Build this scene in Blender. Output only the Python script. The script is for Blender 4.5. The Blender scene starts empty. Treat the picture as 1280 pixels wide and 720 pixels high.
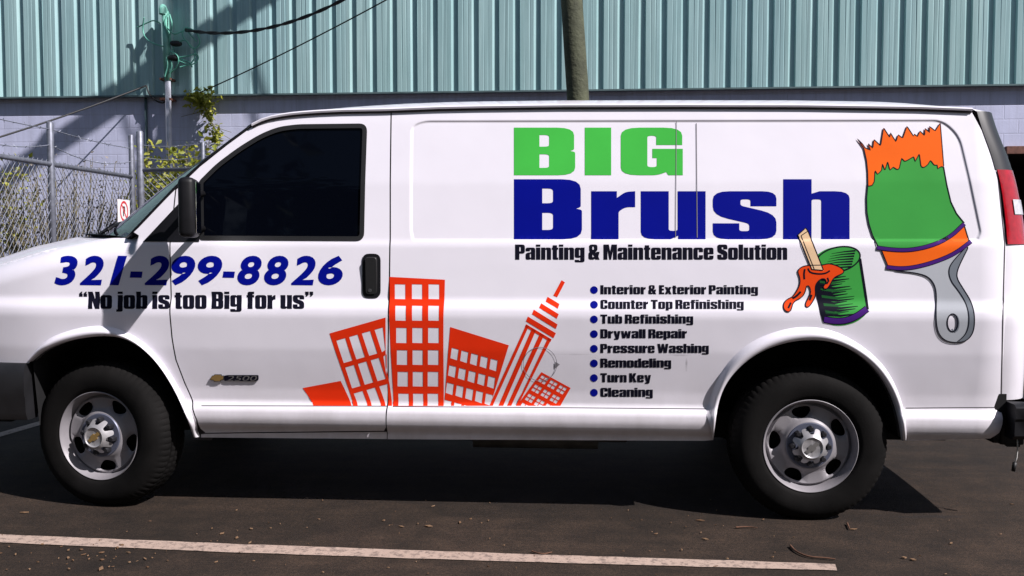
import bpy, bmesh, math, random
import numpy as np
from mathutils import Vector, Matrix
from mathutils.geometry import delaunay_2d_cdt

random.seed(7)
RNG = np.random.default_rng(7)
scene = bpy.context.scene
C = scene.collection
R = math.radians

# ------------------------------------------------------------------ camera, world, sun, exposure
F = 1153.0                                   # focal length in pixels of the 1280x720 photograph
CAM = np.array([0.618, -4.338, 1.33])
YAW, PITCH = R(3.79), R(3.02)
cam = bpy.data.cameras.new("camera")
cam.sensor_width = 36.0
cam.lens = 36.0 * F / 1280.0
cam.clip_end = 500.0
camo = bpy.data.objects.new("camera", cam)
C.objects.link(camo)
camo.location = CAM
camo.rotation_euler = (math.pi / 2 - PITCH, 0, YAW)
scene.camera = camo

SUN_D = Vector((-0.95, 0.50, -1.0)).normalized()      # the way the light travels
w = bpy.data.worlds.new("World")
scene.world = w
w.use_nodes = True
nt = w.node_tree
bg = nt.nodes["Background"]
sky = nt.nodes.new("ShaderNodeTexSky")
sky.sky_type = 'NISHITA'
sky.sun_disc = False
sky.sun_elevation = math.asin(-SUN_D.z)
sky.sun_rotation = math.atan2(-SUN_D.x, -SUN_D.y)
nt.links.new(sky.outputs[0], bg.inputs[0])
bg.inputs[1].default_value = 0.05
sl = bpy.data.lights.new("sun", 'SUN')
sl.energy = 4.9
sl.angle = R(0.53)
sl.color = (1.0, 0.945, 0.935)
so = bpy.data.objects.new("sun", sl)
C.objects.link(so)
so.location = (10, -8, 14)
so.rotation_euler = SUN_D.to_track_quat('-Z', 'Y').to_euler()
scene.view_settings.view_transform = 'Standard'
scene.view_settings.look = 'None'
scene.view_settings.exposure = 0.58
scene.view_settings.gamma = 1.0
scene.view_settings.use_curve_mapping = False

# ------------------------------------------------------------------ picture <-> space
_cy, _sy = math.cos(YAW), math.sin(YAW)
RT = np.array([_cy, _sy, 0.0])
FW = np.array([-_sy * math.cos(PITCH), _cy * math.cos(PITCH), -math.sin(PITCH)])
UP = np.cross(RT, FW)


def ray(px, py):
    return FW + RT * ((px - 640.0) / F) + UP * ((360.0 - py) / F)


def at_depth(px, py, d):
    return CAM + ray(px, py) * d


def at_y(px, py, y):
    r = ray(px, py)
    return CAM + r * ((y - CAM[1]) / r[1])


def ground(px, py, z=0.0):
    r = ray(px, py)
    return CAM + r * ((z - CAM[2]) / r[2])


def on_plane(px, py, p0, n):
    r = ray(px, py)
    return CAM + r * (np.dot(p0 - CAM, n) / np.dot(r, n))


# ------------------------------------------------------------------ materials
def mat(name):
    m = bpy.data.materials.new(name)
    m.use_nodes = True
    return m, m.node_tree, m.node_tree.nodes["Principled BSDF"]


def simple(name, col, rough=0.5, metal=0.0, coat=0.0, var=0.0, scale=8.0, bump=0.0, bscale=60.0, spec=0.5):
    m, t, b = mat(name)
    b.inputs["Roughness"].default_value = rough
    b.inputs["Metallic"].default_value = metal
    b.inputs["Coat Weight"].default_value = coat
    b.inputs["Coat Roughness"].default_value = 0.04
    b.inputs["Specular IOR Level"].default_value = spec
    b.inputs["Base Color"].default_value = (*col, 1)
    if var or bump:
        tc = t.nodes.new("ShaderNodeTexCoord")
    if var:
        n = t.nodes.new("ShaderNodeTexNoise")
        n.inputs["Scale"].default_value = scale
        n.inputs["Detail"].default_value = 6
        t.links.new(tc.outputs["Object"], n.inputs["Vector"])
        r = t.nodes.new("ShaderNodeValToRGB")
        r.color_ramp.elements[0].position = 0.3
        r.color_ramp.elements[1].position = 0.7
        r.color_ramp.elements[0].color = (*[c * (1 - var) for c in col], 1)
        r.color_ramp.elements[1].color = (*[min(1, c * (1 + var)) for c in col], 1)
        t.links.new(n.outputs["Fac"], r.inputs[0])
        t.links.new(r.outputs[0], b.inputs["Base Color"])
    if bump:
        n2 = t.nodes.new("ShaderNodeTexNoise")
        n2.inputs["Scale"].default_value = bscale
        n2.inputs["Detail"].default_value = 4
        t.links.new(tc.outputs["Object"], n2.inputs["Vector"])
        bp = t.nodes.new("ShaderNodeBump")
        bp.inputs["Strength"].default_value = bump
        bp.inputs["Distance"].default_value = 0.02
        t.links.new(n2.outputs["Fac"], bp.inputs["Height"])
        t.links.new(bp.outputs[0], b.inputs["Normal"])
    return m


def math_node(t, op, a, b=None):
    n = t.nodes.new("ShaderNodeMath")
    n.operation = op
    for i, v in enumerate((a, b)):
        if v is None:
            continue
        if isinstance(v, (int, float)):
            n.inputs[i].default_value = v
        else:
            t.links.new(v, n.inputs[i])
    return n.outputs[0]


def noise(t, vec, scale, detail=4, rough=0.5, dist=0.0):
    n = t.nodes.new("ShaderNodeTexNoise")
    n.inputs["Scale"].default_value = scale
    n.inputs["Detail"].default_value = detail
    n.inputs["Roughness"].default_value = rough
    n.inputs["Distortion"].default_value = dist
    if vec is not None:
        t.links.new(vec, n.inputs["Vector"])
    return n.outputs["Fac"]


def ramp(t, fac, stops):
    r = t.nodes.new("ShaderNodeValToRGB")
    e = r.color_ramp.elements
    while len(e) < len(stops):
        e.new(0.5)
    for el, (p, c) in zip(e, stops):
        el.position = p
        el.color = (*c, 1) if len(c) == 3 else c
    t.links.new(fac, r.inputs[0])
    return r.outputs[0]


def mix(t, fac, a, b, mode='MIX'):
    n = t.nodes.new("ShaderNodeMix")
    n.data_type = 'RGBA'
    n.blend_type = mode
    for s, v in ((n.inputs[0], fac), (n.inputs[6], a), (n.inputs[7], b)):
        if isinstance(v, (int, float)):
            s.default_value = v
        elif isinstance(v, tuple):
            s.default_value = (*v, 1)
        else:
            t.links.new(v, s)
    return n.outputs[2]


def objvec(t, sx=1, sy=1, sz=1):
    tc = t.nodes.new("ShaderNodeTexCoord")
    mp = t.nodes.new("ShaderNodeMapping")
    mp.inputs["Scale"].default_value = (sx, sy, sz)
    t.links.new(tc.outputs["Object"], mp.inputs["Vector"])
    return mp.outputs[0]


def van_paint():
    m, t, b = mat("white_paint")
    v = objvec(t)
    n = noise(t, v, 1.7, 5, 0.6)
    col = ramp(t, n, [(0.3, (0.76, 0.735, 0.81)), (0.7, (0.79, 0.765, 0.84))])
    # road film: a thin brownish dirt, thicker towards the sills
    sep = t.nodes.new("ShaderNodeSeparateXYZ")
    t.links.new(v, sep.inputs[0])
    zz = t.nodes.new("ShaderNodeMapRange")
    zz.inputs[1].default_value = 0.75
    zz.inputs[2].default_value = 0.36
    t.links.new(sep.outputs[2], zz.inputs[0])
    d = math_node(t, 'MULTIPLY', zz.outputs[0], noise(t, objvec(t, 3, 3, 1.2), 3.0, 6, 0.65))
    col = mix(t, math_node(t, 'MULTIPLY', d, 0.8), col, (0.33, 0.30, 0.28))
    # rubbed grey scuffs where something scraped along the side
    for (px_, py_, rx, rz, k) in ((858, 455, .012, .060, .55), (850, 444, .10, .010, .30), (720, 443, .16, .007, .22), (690, 443, .03, .012, .18), (760, 378, .10, .006, .2)):
        X0, Z0 = side0(px_, py_)
        mp = t.nodes.new("ShaderNodeMapping")
        mp.vector_type = 'TEXTURE'
        mp.inputs["Location"].default_value = (X0, 0, Z0)
        mp.inputs["Scale"].default_value = (rx, 30, rz)
        t.links.new(v, mp.inputs["Vector"])
        ln = t.nodes.new("ShaderNodeVectorMath")
        ln.operation = 'LENGTH'
        t.links.new(mp.outputs[0], ln.inputs[0])
        g_ = ramp(t, math_node(t, 'ADD', ln.outputs["Value"], math_node(t, 'MULTIPLY', noise(t, v, 40, 4), .8)), [(.45, (1, 1, 1)), (1.25, (0, 0, 0))])
        col = mix(t, math_node(t, 'MULTIPLY', g_, k), col, (.16, .15, .17))
    t.links.new(col, b.inputs["Base Color"])
    b.inputs["Roughness"].default_value = 0.38
    b.inputs["Coat Weight"].default_value = 0.6
    b.inputs["Coat Roughness"].default_value = 0.08
    # very slight waviness of sheet metal
    bp = t.nodes.new("ShaderNodeBump")
    bp.inputs["Strength"].default_value = 0.20
    bp.inputs["Distance"].default_value = 0.02
    t.links.new(noise(t, objvec(t, 1, 1, 1), 3.2, 2, 0.4), bp.inputs["Height"])
    t.links.new(bp.outputs[0], b.inputs["Normal"])
    return m


M = {}
M['black_plastic'] = simple("black_plastic", (0.006, 0.006, 0.008), 0.5, var=0.2, scale=14, spec=0.25)
M['grey_plastic'] = simple("grey_plastic", (0.045, 0.045, 0.05), 0.5, var=0.25, scale=10)
M['bumper'] = simple("bumper_plastic", (0.011, 0.011, 0.013), 0.5, var=0.25, scale=10)
M['rubber'] = simple("rubber_seal", (0.008, 0.008, 0.009), 0.55)
M['dark'] = simple("underbody_black", (0.010, 0.010, 0.011), 0.85, var=0.3, scale=6, spec=0.2)
M['gap'] = simple("gap_dark", (0.06, 0.055, 0.062), 0.8, spec=0.1)
M['glass'] = simple("tinted_glass", (0.0012, 0.0018, 0.004), 0.03, spec=0.13)
M['windshield'] = simple("windshield_glass", (0.006, 0.010, 0.018), 0.02, spec=0.6)
M['tyre'] = simple("tyre_rubber", (0.0065, 0.006, 0.006), 0.8, var=0.4, scale=7, bump=0.06, bscale=120, spec=0.10)
M['steel'] = simple("wheel_steel", (0.235, 0.222, 0.24), 0.5, metal=0.12, var=0.12, scale=9)
M['chrome'] = simple("cap_chrome", (0.36, 0.35, 0.365), 0.36, metal=0.4, var=0.12, scale=30)
M['cap_dark'] = simple("cap_dark", (0.10, 0.11, 0.16), 0.45, metal=0.3)
M['nut'] = simple("lug_nut", (0.02, 0.02, 0.025), 0.5, metal=0.4)
M['zinc_em'] = simple("emblem_grey", (0.30, 0.29, 0.29), 0.35, metal=0.7)
M['trim'] = simple("trim_dark", (0.024, 0.024, 0.028), 0.35, var=0.15, scale=6)
M['bead'] = simple("bead_grey", (0.20, 0.19, 0.215), 0.6)
M['gold'] = simple("badge_gold", (0.34, 0.22, 0.08), 0.4, metal=0.4)
M['badge_grey'] = simple("badge_grey", (0.06, 0.06, 0.065), 0.4, metal=0.3)
M['red_lens'] = simple("red_lens", (0.36, 0.004, 0.012), 0.12, coat=1.0, var=0.18, scale=40)
M['clear_lens'] = simple("clear_lens", (0.55, 0.55, 0.58), 0.15, coat=1.0, var=0.15, scale=60)


def vinyl(name, col):
    m = simple("vinyl_" + name, col, 0.5, coat=0.0, var=0.05, scale=5, spec=0.06)
    M[name] = m


vinyl('v_green', (0.055, 0.44, 0.062))
vinyl('v_blue', (0.001, 0.004, 0.215))
vinyl('v_black', (0.006, 0.006, 0.014))
vinyl('v_red', (0.74, 0.032, 0.006))
vinyl('v_orange', (0.80, 0.125, 0.010))
vinyl('v_paint', (0.70, 0.060, 0.008))
vinyl('v_purple', (0.055, 0.012, 0.16))
vinyl('v_grey', (0.40, 0.42, 0.46))
vinyl('v_dgrey', (0.16, 0.18, 0.21))
vinyl('v_dgreen', (0.012, 0.085, 0.022))
vinyl('v_brush', (0.045, 0.30, 0.055))
vinyl('v_tan', (0.72, 0.50, 0.31))
vinyl('v_white', (0.78, 0.76, 0.79))


# ------------------------------------------------------------------ object helpers
def link(o, parent=None):
    C.objects.link(o)
    if parent:
        o.parent = parent
    return o


def tag(o, label=None, cat=None, group=None, kind=None):
    for k, v in (('label', label), ('category', cat), ('group', group), ('kind', kind)):
        if v:
            o[k] = v
    return o


def empty(name, loc=(0, 0, 0), parent=None):
    o = bpy.data.objects.new(name, None)
    o.location = loc
    o.empty_display_size = 0.1
    return link(o, parent)


def mesh_obj(name, verts, faces, m, parent=None, smooth=False, normals=None, fm=None):
    me = bpy.data.meshes.new(name)
    me.from_pydata([tuple(map(float, v)) for v in verts], [], [tuple(int(i) for i in f) for f in faces])
    for mm in (m if isinstance(m, (list, tuple)) else [m]):
        me.materials.append(mm)
    if fm is not None:
        me.polygons.foreach_set('material_index', np.array(fm, dtype=np.int32))
    if smooth or normals is not None:
        me.polygons.foreach_set('use_smooth', np.ones(len(me.polygons), dtype=bool))
    me.update()
    if normals is not None:
        me.normals_split_custom_set_from_vertices([tuple(map(float, n)) for n in normals])
    return link(bpy.data.objects.new(name, me), parent)


class MB:
    """collects boxes, tubes and lathes into one mesh"""

    def __init__(s):
        s.v, s.f, s.m = [], [], []

    def add(s, v, f, mi=0):
        o = len(s.v)
        s.v += [tuple(map(float, p)) for p in v]
        s.f += [tuple(int(i) + o for i in q) for q in f]
        s.m += [mi] * len(f)
        return s

    def box(s, c, d, rz=0.0, mi=0, bev=0.0):
        x, y, z = d[0] / 2, d[1] / 2, d[2] / 2
        bm = bmesh.new()
        bmesh.ops.create_cube(bm, size=1)
        for v in bm.verts:
            v.co = Vector((v.co.x * 2 * x, v.co.y * 2 * y, v.co.z * 2 * z))
        if bev:
            bmesh.ops.bevel(bm, geom=bm.edges[:], offset=bev, segments=3, profile=0.5, affect='EDGES')
        ca, sa = math.cos(rz), math.sin(rz)
        bm.verts.index_update()
        s.add([(c[0] + v.co.x * ca - v.co.y * sa, c[1] + v.co.x * sa + v.co.y * ca, c[2] + v.co.z) for v in bm.verts],
              [[v.index for v in f.verts] for f in bm.faces], mi)
        bm.free()
        return s

    def tube(s, pts, r, n=8, mi=0, caps=True):
        pts = [np.array(p, float) for p in pts]
        rr = r if isinstance(r, (list, tuple, np.ndarray)) else [r] * len(pts)
        V, Fc = [], []
        prev = None
        for i, p in enumerate(pts):
            d = pts[min(i + 1, len(pts) - 1)] - pts[max(i - 1, 0)]
            d = d / (np.linalg.norm(d) + 1e-9)
            if prev is None:
                a = np.array([0, 0, 1.0]) if abs(d[2]) < 0.9 else np.array([1.0, 0, 0])
            else:
                a = prev
            u = a - d * np.dot(a, d)
            u /= np.linalg.norm(u) + 1e-9
            prev = u
            q = np.cross(d, u)
            for k in range(n):
                t = 2 * math.pi * k / n
                V.append(p + (u * math.cos(t) + q * math.sin(t)) * rr[i])
        for i in range(len(pts) - 1):
            for k in range(n):
                a, b = i * n + k, i * n + (k + 1) % n
                Fc.append((a, b, b + n, a + n))
        if caps:
            Fc.append(tuple(range(n))[::-1])
            Fc.append(tuple((len(pts) - 1) * n + k for k in range(n)))
        return s.add(V, Fc, mi)

    def build(s, name, m, parent=None, smooth=False):
        o = mesh_obj(name, s.v, s.f, m, parent, smooth, fm=s.m)
        return o


def autosmooth(o, ang=35):
    me = o.data
    bm = bmesh.new()
    bm.from_mesh(me)
    bmesh.ops.recalc_face_normals(bm, faces=bm.faces[:])
    for f in bm.faces:
        f.smooth = True
    for e in bm.edges:
        if len(e.link_faces) == 2:
            e.smooth = e.calc_face_angle(0) < R(ang)
    bm.to_mesh(me)
    bm.free()
    return o


def fillet(poly, seg=5):
    """polygon of (x,y[,r]) -> plain points with rounded corners"""
    out = []
    n = len(poly)
    for i in range(n):
        p = poly[i]
        if len(p) < 3 or p[2] <= 0:
            out.append((p[0], p[1]))
            continue
        a, b, c = np.array(poly[i - 1][:2], float), np.array(p[:2], float), np.array(poly[(i + 1) % n][:2], float)
        u, v = a - b, c - b
        lu, lv = np.linalg.norm(u), np.linalg.norm(v)
        u, v = u / lu, v / lv
        r = min(p[2], lu * 0.49, lv * 0.49)
        A, B = b + u * r, b + v * r
        for k in range(seg + 1):
            t = k / seg
            out.append(tuple((1 - t) ** 2 * A + 2 * t * (1 - t) * b + t * t * B))
    return out


def chaikin(pts, n=2, closed=True):
    p = [np.array(q[:2], float) for q in pts]
    for _ in range(n):
        o = []
        m = len(p)
        if not closed:
            o.append(p[0])
        for i in range(m if closed else m - 1):
            a, b = p[i], p[(i + 1) % m]
            o += [a * 0.75 + b * 0.25, a * 0.25 + b * 0.75]
        if not closed:
            o.append(p[-1])
        p = o
    return [tuple(q) for q in p]


def chaikin3(pts, n=3):
    p = [np.array(q, float) for q in pts]
    for _ in range(n):
        o = [p[0]]
        for a, b in zip(p[:-1], p[1:]):
            o += [a * .75 + b * .25, a * .25 + b * .75]
        o.append(p[-1])
        p = o
    return p


def inside(loops, P):
    P = np.asarray(P)
    c = np.zeros(len(P), bool)
    for lp in loops:
        a = np.array(lp)
        b = np.roll(a, -1, 0)
        for (x0, y0), (x1, y1) in zip(a, b):
            if y0 == y1:
                continue
            k = ((y0 > P[:, 1]) != (y1 > P[:, 1])) & (P[:, 0] < (x1 - x0) * (P[:, 1] - y0) / (y1 - y0) + x0)
            c ^= k
    return c


def fill(loops, du=None, dv=None, extra=None):
    """triangulate (even-odd) closed loops with interior grid points"""
    pts, edges = [], []
    for lp in loops:
        q = [lp[0]]
        for p in lp[1:]:
            if math.hypot(p[0] - q[-1][0], p[1] - q[-1][1]) > 1e-6:
                q.append(p)
        if math.hypot(q[0][0] - q[-1][0], q[0][1] - q[-1][1]) < 1e-6:
            q.pop()
        d = []
        for i, p in enumerate(q):
            a, b = np.array(p), np.array(q[(i + 1) % len(q)])
            n = 1
            if du:
                n = max(1, int(max(abs(b[0] - a[0]) / du, abs(b[1] - a[1]) / dv)))
            d += [tuple(a + (b - a) * k / n) for k in range(n)]
        o = len(pts)
        pts += d
        edges += [(o + i, o + (i + 1) % len(d)) for i in range(len(d))]
    if du:
        A = np.array(pts)
        lo, hi = A.min(0), A.max(0)
        gx = np.arange(math.floor(lo[0] / du) * du, hi[0] + du, du)
        gy = np.arange(math.floor(lo[1] / dv) * dv, hi[1] + dv, dv)
        G = np.stack(np.meshgrid(gx, gy), -1).reshape(-1, 2)
        G = G + 1e-5
        if extra is not None and len(extra) > 1000:
            sd = emb_sd(G[:, 0], G[:, 1])
            G = G[np.abs(sd) > .022]
        elif dv < .02 and lo[1] < ZEM < hi[1]:
            G = G[np.abs(G[:, 1] - ZEM) > .022]
            rz_ = ZEM + np.array([-.018, -.012, -.009, -.006, -.003, 0, .003, .006, .009, .012, .018])
            G = np.vstack([G, np.stack(np.meshgrid(gx, rz_), -1).reshape(-1, 2) + 1e-5])
        if extra is not None and len(extra):
            G = np.concatenate([G, np.array(extra)])
        pts += [tuple(p) for p in G[inside(loops, G)]]
    v, e, f, *_ = delaunay_2d_cdt([Vector(p) for p in pts], edges, [], 0, 1e-7)
    V = np.array([(p.x, p.y) for p in v])
    T = np.array([t for t in f if len(t) == 3], int).reshape(-1, 3)
    T = T[inside(loops, V[T].mean(1))]
    # consistent winding: counter-clockwise in (u, v)
    a, b, c = V[T[:, 0]], V[T[:, 1]], V[T[:, 2]]
    s = (b[:, 0] - a[:, 0]) * (c[:, 1] - a[:, 1]) - (b[:, 1] - a[:, 1]) * (c[:, 0] - a[:, 0])
    T[s < 0] = T[s < 0][:, ::-1]
    T = T[np.abs(s) > 1e-12]
    used = np.unique(T)
    mp = -np.ones(len(V), int)
    mp[used] = np.arange(len(used))
    return V[used], mp[T]


# ------------------------------------------------------------------ the side of the van, Y = S(x, z)
VW = 2.01                                    # width of the van; far side mirrored at Y = VW
_pz = [.20, .39, .42, .46, .505, .531, .60, .80, .965, 1.0, 1.045, 1.20, 1.305, 1.325, 1.60, 1.90, 2.02, 2.2]
_py = [.095, .070, .036, .022, .024, .058, .052, .016, 0, .004, .026, .036, .044, .052, .095, .160, .190, .240]
ZD = np.arange(.1, 2.3, .003)
YD = np.interp(ZD, _pz, _py)
_k = np.exp(-0.5 * (np.arange(-9, 10) / 3.4) ** 2)
YD = np.convolve(np.pad(YD, 9, mode='edge'), _k / _k.sum(), 'valid')
HOODX = 0.0


def base_S(z):
    return np.interp(z, ZD, YD)


def side0(px, py):
    y = 0.0
    for _ in range(8):
        p = at_y(px, py, y)
        y = float(base_S(p[2]))
    return p[0], p[2]


M['paint'] = van_paint()
hood_px = [(-108, 362), (-60, 343), (0, 325), (60, 308), (125, 295), (165, 291)]
hood_pts = np.array([side0(*p) for p in hood_px])
X_F0 = side0(60, 400)[0]
X_R0 = side0(1228, 400)[0]
# embossed panel of the cargo side: outline in the picture
emb_px = [(515, 158, 10), (530, 152, 8), (1178, 151, 12), (1199, 170, 14), (1226, 292, 8), (1220, 300, 6), (517, 300, 6), (514, 290, 6)]
EMB = [side0(*p) for p in fillet(emb_px)]
ZEM = side0(870, 300)[1]
EMB = [(x, ZEM if z < ZEM + .012 else z) for x, z in EMB]
_eb = np.array(EMB)


def emb_sd(x, z):
    """signed distance to the embossed outline (positive inside)"""
    P = np.stack([x, z], -1)
    a = _eb
    b = np.roll(a, -1, 0)
    d = np.full(len(P), 9.0)
    for p, q in zip(a, b):
        e = q - p
        t = np.clip(((P - p) @ e) / (e @ e + 1e-12), 0, 1)
        d = np.minimum(d, np.hypot(*(P - p - t[:, None] * e).T))
    return np.where(inside([EMB], P), d, -d)


def sstep(a, b, x):
    t = np.clip((x - a) / (b - a), 0, 1)
    return t * t * (3 - 2 * t)


def S(x, z):
    x = np.atleast_1d(np.asarray(x, float))
    z = np.atleast_1d(np.asarray(z, float))
    y = base_S(z).copy()
    f = np.clip((X_F0 - x) / 0.62, 0, None)
    y += 0.10 * f ** 2
    r = np.clip((x - X_R0) / 0.14, 0, None)
    y += 0.03 * r ** 2
    T = np.interp(x, hood_pts[:, 0], hood_pts[:, 1], right=9.0)
    rad = 0.13
    u = np.clip((z - (T - rad)) / rad, 0, 0.985)
    y += np.where(T < 5, rad * 1.1 * (1 - np.sqrt(1 - u ** 2)), 0)
    m = (x > -0.5) & (z > 1.2)
    if m.any():
        sd = emb_sd(x[m], z[m])
        y[m] += 0.006 * sstep(-0.006, 0.008, sd) + 0.0016 * np.exp(-(sd / 0.005) ** 2)
    return y


def Sn(x, z):
    e = 0.0015
    dx = (S(x + e, z) - S(x - e, z)) / (2 * e)
    dz = (S(x, z + e) - S(x, z - e)) / (2 * e)
    n = np.stack([dx, -np.ones_like(dx), dz], -1)
    return n / np.linalg.norm(n, axis=1)[:, None]


def side(px, py):
    """picture point -> (x, z) on the body side"""
    x, z = side0(px, py)
    for _ in range(3):
        y = float(S(x, z)[0])
        p = at_y(px, py, y)
        x, z = p[0], p[2]
    return x, z


def side_list(pts):
    return [side(*p[:2]) for p in pts]


SHARP = None


def panel(name, loops_px, m, parent, off=0.0, du=.035, dv=.0125, extra=None, far=False, px=True):
    loops = [[side(*p) for p in lp] for lp in loops_px] if px else loops_px
    V, T = fill(loops, du, dv, extra)
    Y = S(V[:, 0], V[:, 1]) + off
    N = Sn(V[:, 0], V[:, 1])
    P = np.stack([V[:, 0], Y, V[:, 1]], -1)
    if far:
        P[:, 1] = VW - P[:, 1]
        N[:, 1] *= -1
        T = T[:, ::-1]
    return mesh_obj(name, P, T, m, parent, normals=N)


def lerp(a, b, t):
    return a + (b - a) * t


def resample(pts, n):
    p = np.array(pts, float)
    d = np.r_[0, np.cumsum(np.linalg.norm(np.diff(p, axis=0), axis=1))]
    t = np.linspace(0, d[-1], n)
    return np.stack([np.interp(t, d, p[:, k]) for k in range(p.shape[1])], -1)


def smooth_line(pts, n):
    """dense smooth (Chaikin) open line"""
    return resample(chaikin(pts, 3, closed=False), n)


# ================================================================== GROUND
def asphalt_material():
    m, t, b = mat("asphalt")
    v = objvec(t)
    big = noise(t, v, 0.55, 5, 0.6)
    mid = noise(t, v, 5.0, 6, 0.65)
    fine = noise(t, v, 170.0, 3, 0.6)
    col = ramp(t, big, [(0.32, (0.0085, 0.0060, 0.0043)), (0.68, (0.0270, 0.0186, 0.0136))])
    col = mix(t, 0.75, col, ramp(t, mid, [(0.3, (0.42, 0.42, 0.42)), (0.72, (1.75, 1.7, 1.62))]), 'MULTIPLY')
    col = mix(t, 0.75, col, ramp(t, fine, [(0.33, (0.35, 0.35, 0.36)), (0.66, (1.9, 1.8, 1.7))]), 'MULTIPLY')
    col = mix(t, 0.7, col, ramp(t, noise(t, v, 58.0, 4, 0.7), [(0.34, (0.45, 0.45, 0.45)), (0.66, (1.7, 1.62, 1.55))]), 'MULTIPLY')
    # pale worn aggregate
    vo = t.nodes.new("ShaderNodeTexVoronoi")
    vo.inputs["Scale"].default_value = 95
    t.links.new(v, vo.inputs["Vector"])
    agg = ramp(t, vo.outputs["Distance"], [(0.0, (1, 1, 1)), (0.16, (0, 0, 0))])
    sel = ramp(t, noise(t, v, 2.3, 4, 0.7), [(0.5, (0, 0, 0)), (0.75, (1, 1, 1))])
    col = mix(t, math_node(t, 'MULTIPLY', math_node(t, 'MULTIPLY', agg, sel), 0.75), col, (0.22, 0.16, 0.13))
    scr = noise(t, objvec(t, 1.2, 6, 1), 9.0, 6, 0.75, 0.6)
    scm = ramp(t, noise(t, v, 1.1, 4, 0.6), [(0.52, (0, 0, 0)), (0.68, (1, 1, 1))])
    col = mix(t, math_node(t, 'MULTIPLY', math_node(t, 'MULTIPLY', ramp(t, scr, [(0.58, (0, 0, 0)), (0.70, (1, 1, 1))]), scm), 0.5), col, (0.11, 0.072, 0.058))
    # long drag marks of tyres
    drag = noise(t, objvec(t, 0.35, 4.5, 1), 2.2, 5, 0.6)
    col = mix(t, 0.6, col, ramp(t, drag, [(0.35, (0.7, 0.7, 0.7)), (0.65, (1.25, 1.22, 1.2))]), 'MULTIPLY')
    # a dried wet patch behind the rear wheel
    p = ground(1160, 646)
    tc = t.nodes.new("ShaderNodeTexCoord")
    mp = t.nodes.new("ShaderNodeMapping")
    mp.vector_type = 'TEXTURE'
    mp.inputs["Location"].default_value = (p[0], p[1], 0)
    mp.inputs["Rotation"].default_value = (0, 0, R(2))
    mp.inputs["Scale"].default_value = (0.62, 0.055, 1)
    t.links.new(tc.outputs["Object"], mp.inputs["Vector"])
    ln = t.nodes.new("ShaderNodeVectorMath")
    ln.operation = 'LENGTH'
    t.links.new(mp.outputs[0], ln.inputs[0])
    wob = math_node(t, 'MULTIPLY', noise(t, objvec(t, 1, 3, 1), 9, 5, 0.7), 1.6)
    wet = ramp(t, math_node(t, 'SUBTRACT', math_node(t, 'ADD', ln.outputs["Value"], wob), 0.35), [(0.55, (1, 1, 1)), (0.95, (0, 0, 0))])
    col = mix(t, math_node(t, 'MULTIPLY', wet, 0.7), col, (0.012, 0.010, 0.010))
    t.links.new(col, b.inputs["Base Color"])
    b.inputs["Roughness"].default_value = 0.88
    b.inputs["Specular IOR Level"].default_value = 0.3
    bp = t.nodes.new("ShaderNodeBump")
    bp.inputs["Strength"].default_value = 0.55
    bp.inputs["Distance"].default_value = 0.006
    t.links.new(fine, bp.inputs["Height"])
    t.links.new(bp.outputs[0], b.inputs["Normal"])
    return m


M['asphalt'] = asphalt_material()
gv = [(-150, -150, 0), (150, -150, 0), (150, 150, 0), (-150, 150, 0)]
tag(mesh_obj("asphalt_ground", gv, [(0, 1, 2, 3)], M['asphalt']), kind='structure')


def line_paint():
    m, t, b = mat("line_paint")
    v = objvec(t)
    n = noise(t, v, 26, 7, 0.75)
    n2 = noise(t, v, 130, 3, 0.6)
    wear = ramp(t, math_node(t, 'ADD', math_node(t, 'MULTIPLY', n, 0.75), math_node(t, 'MULTIPLY', n2, 0.25)),
                [(0.49, (0, 0, 0)), (0.58, (1, 1, 1))])
    col = mix(t, noise(t, v, 3, 4), (0.33, 0.245, 0.20), (0.43, 0.325, 0.27))
    col = mix(t, math_node(t, 'MULTIPLY', wear, 0.75), col, (0.12, 0.09, 0.08))
    t.links.new(col, b.inputs["Base Color"])
    b.inputs["Roughness"].default_value = 0.8
    return m


M['line'] = line_paint()


def strip(name, top_px, bot_px, n=60, z=0.004):
    a = resample([ground(*p)[:2] for p in top_px], n)
    b = resample([ground(*p)[:2] for p in bot_px], n)
    rg = np.random.default_rng(3)
    V = [(p[0], p[1], z) for p in a + rg.normal(0, .0018, a.shape)] + [(p[0], p[1], z) for p in b + rg.normal(0, .0018, b.shape)]
    Fc = [(n + i, n + i + 1, i + 1, i) for i in range(n - 1)]
    return mesh_obj(name, V, Fc, M['line'])


tag(strip("parking_line", [(-260, 652), (0, 669), (300, 681), (640, 693), (1043, 706)],
          [(-260, 661), (0, 679), (300, 692), (640, 703), (1047, 714)]), kind='structure')
_g0, _g1 = ground(36, 533.5), ground(-14, 548)
_gd = (_g1 - _g0) / np.linalg.norm(_g1 - _g0)
_gn = np.array([-_gd[1], _gd[0], 0]) * .05
_e0, _e1 = _g0 - _gd * .5, _g0 + _gd * 3.6
tag(mesh_obj("parking_line", [tuple(p + [0, 0, .004]) for p in (_e0 + _gn, _e0 - _gn, _e1 - _gn, _e1 + _gn)], [(3, 2, 1, 0)], M['line']), kind='structure')

# ================================================================== VAN
van = empty("cargo_van")
tag(van, "white cargo van with tinted door window and painting company lettering", "van")

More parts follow.
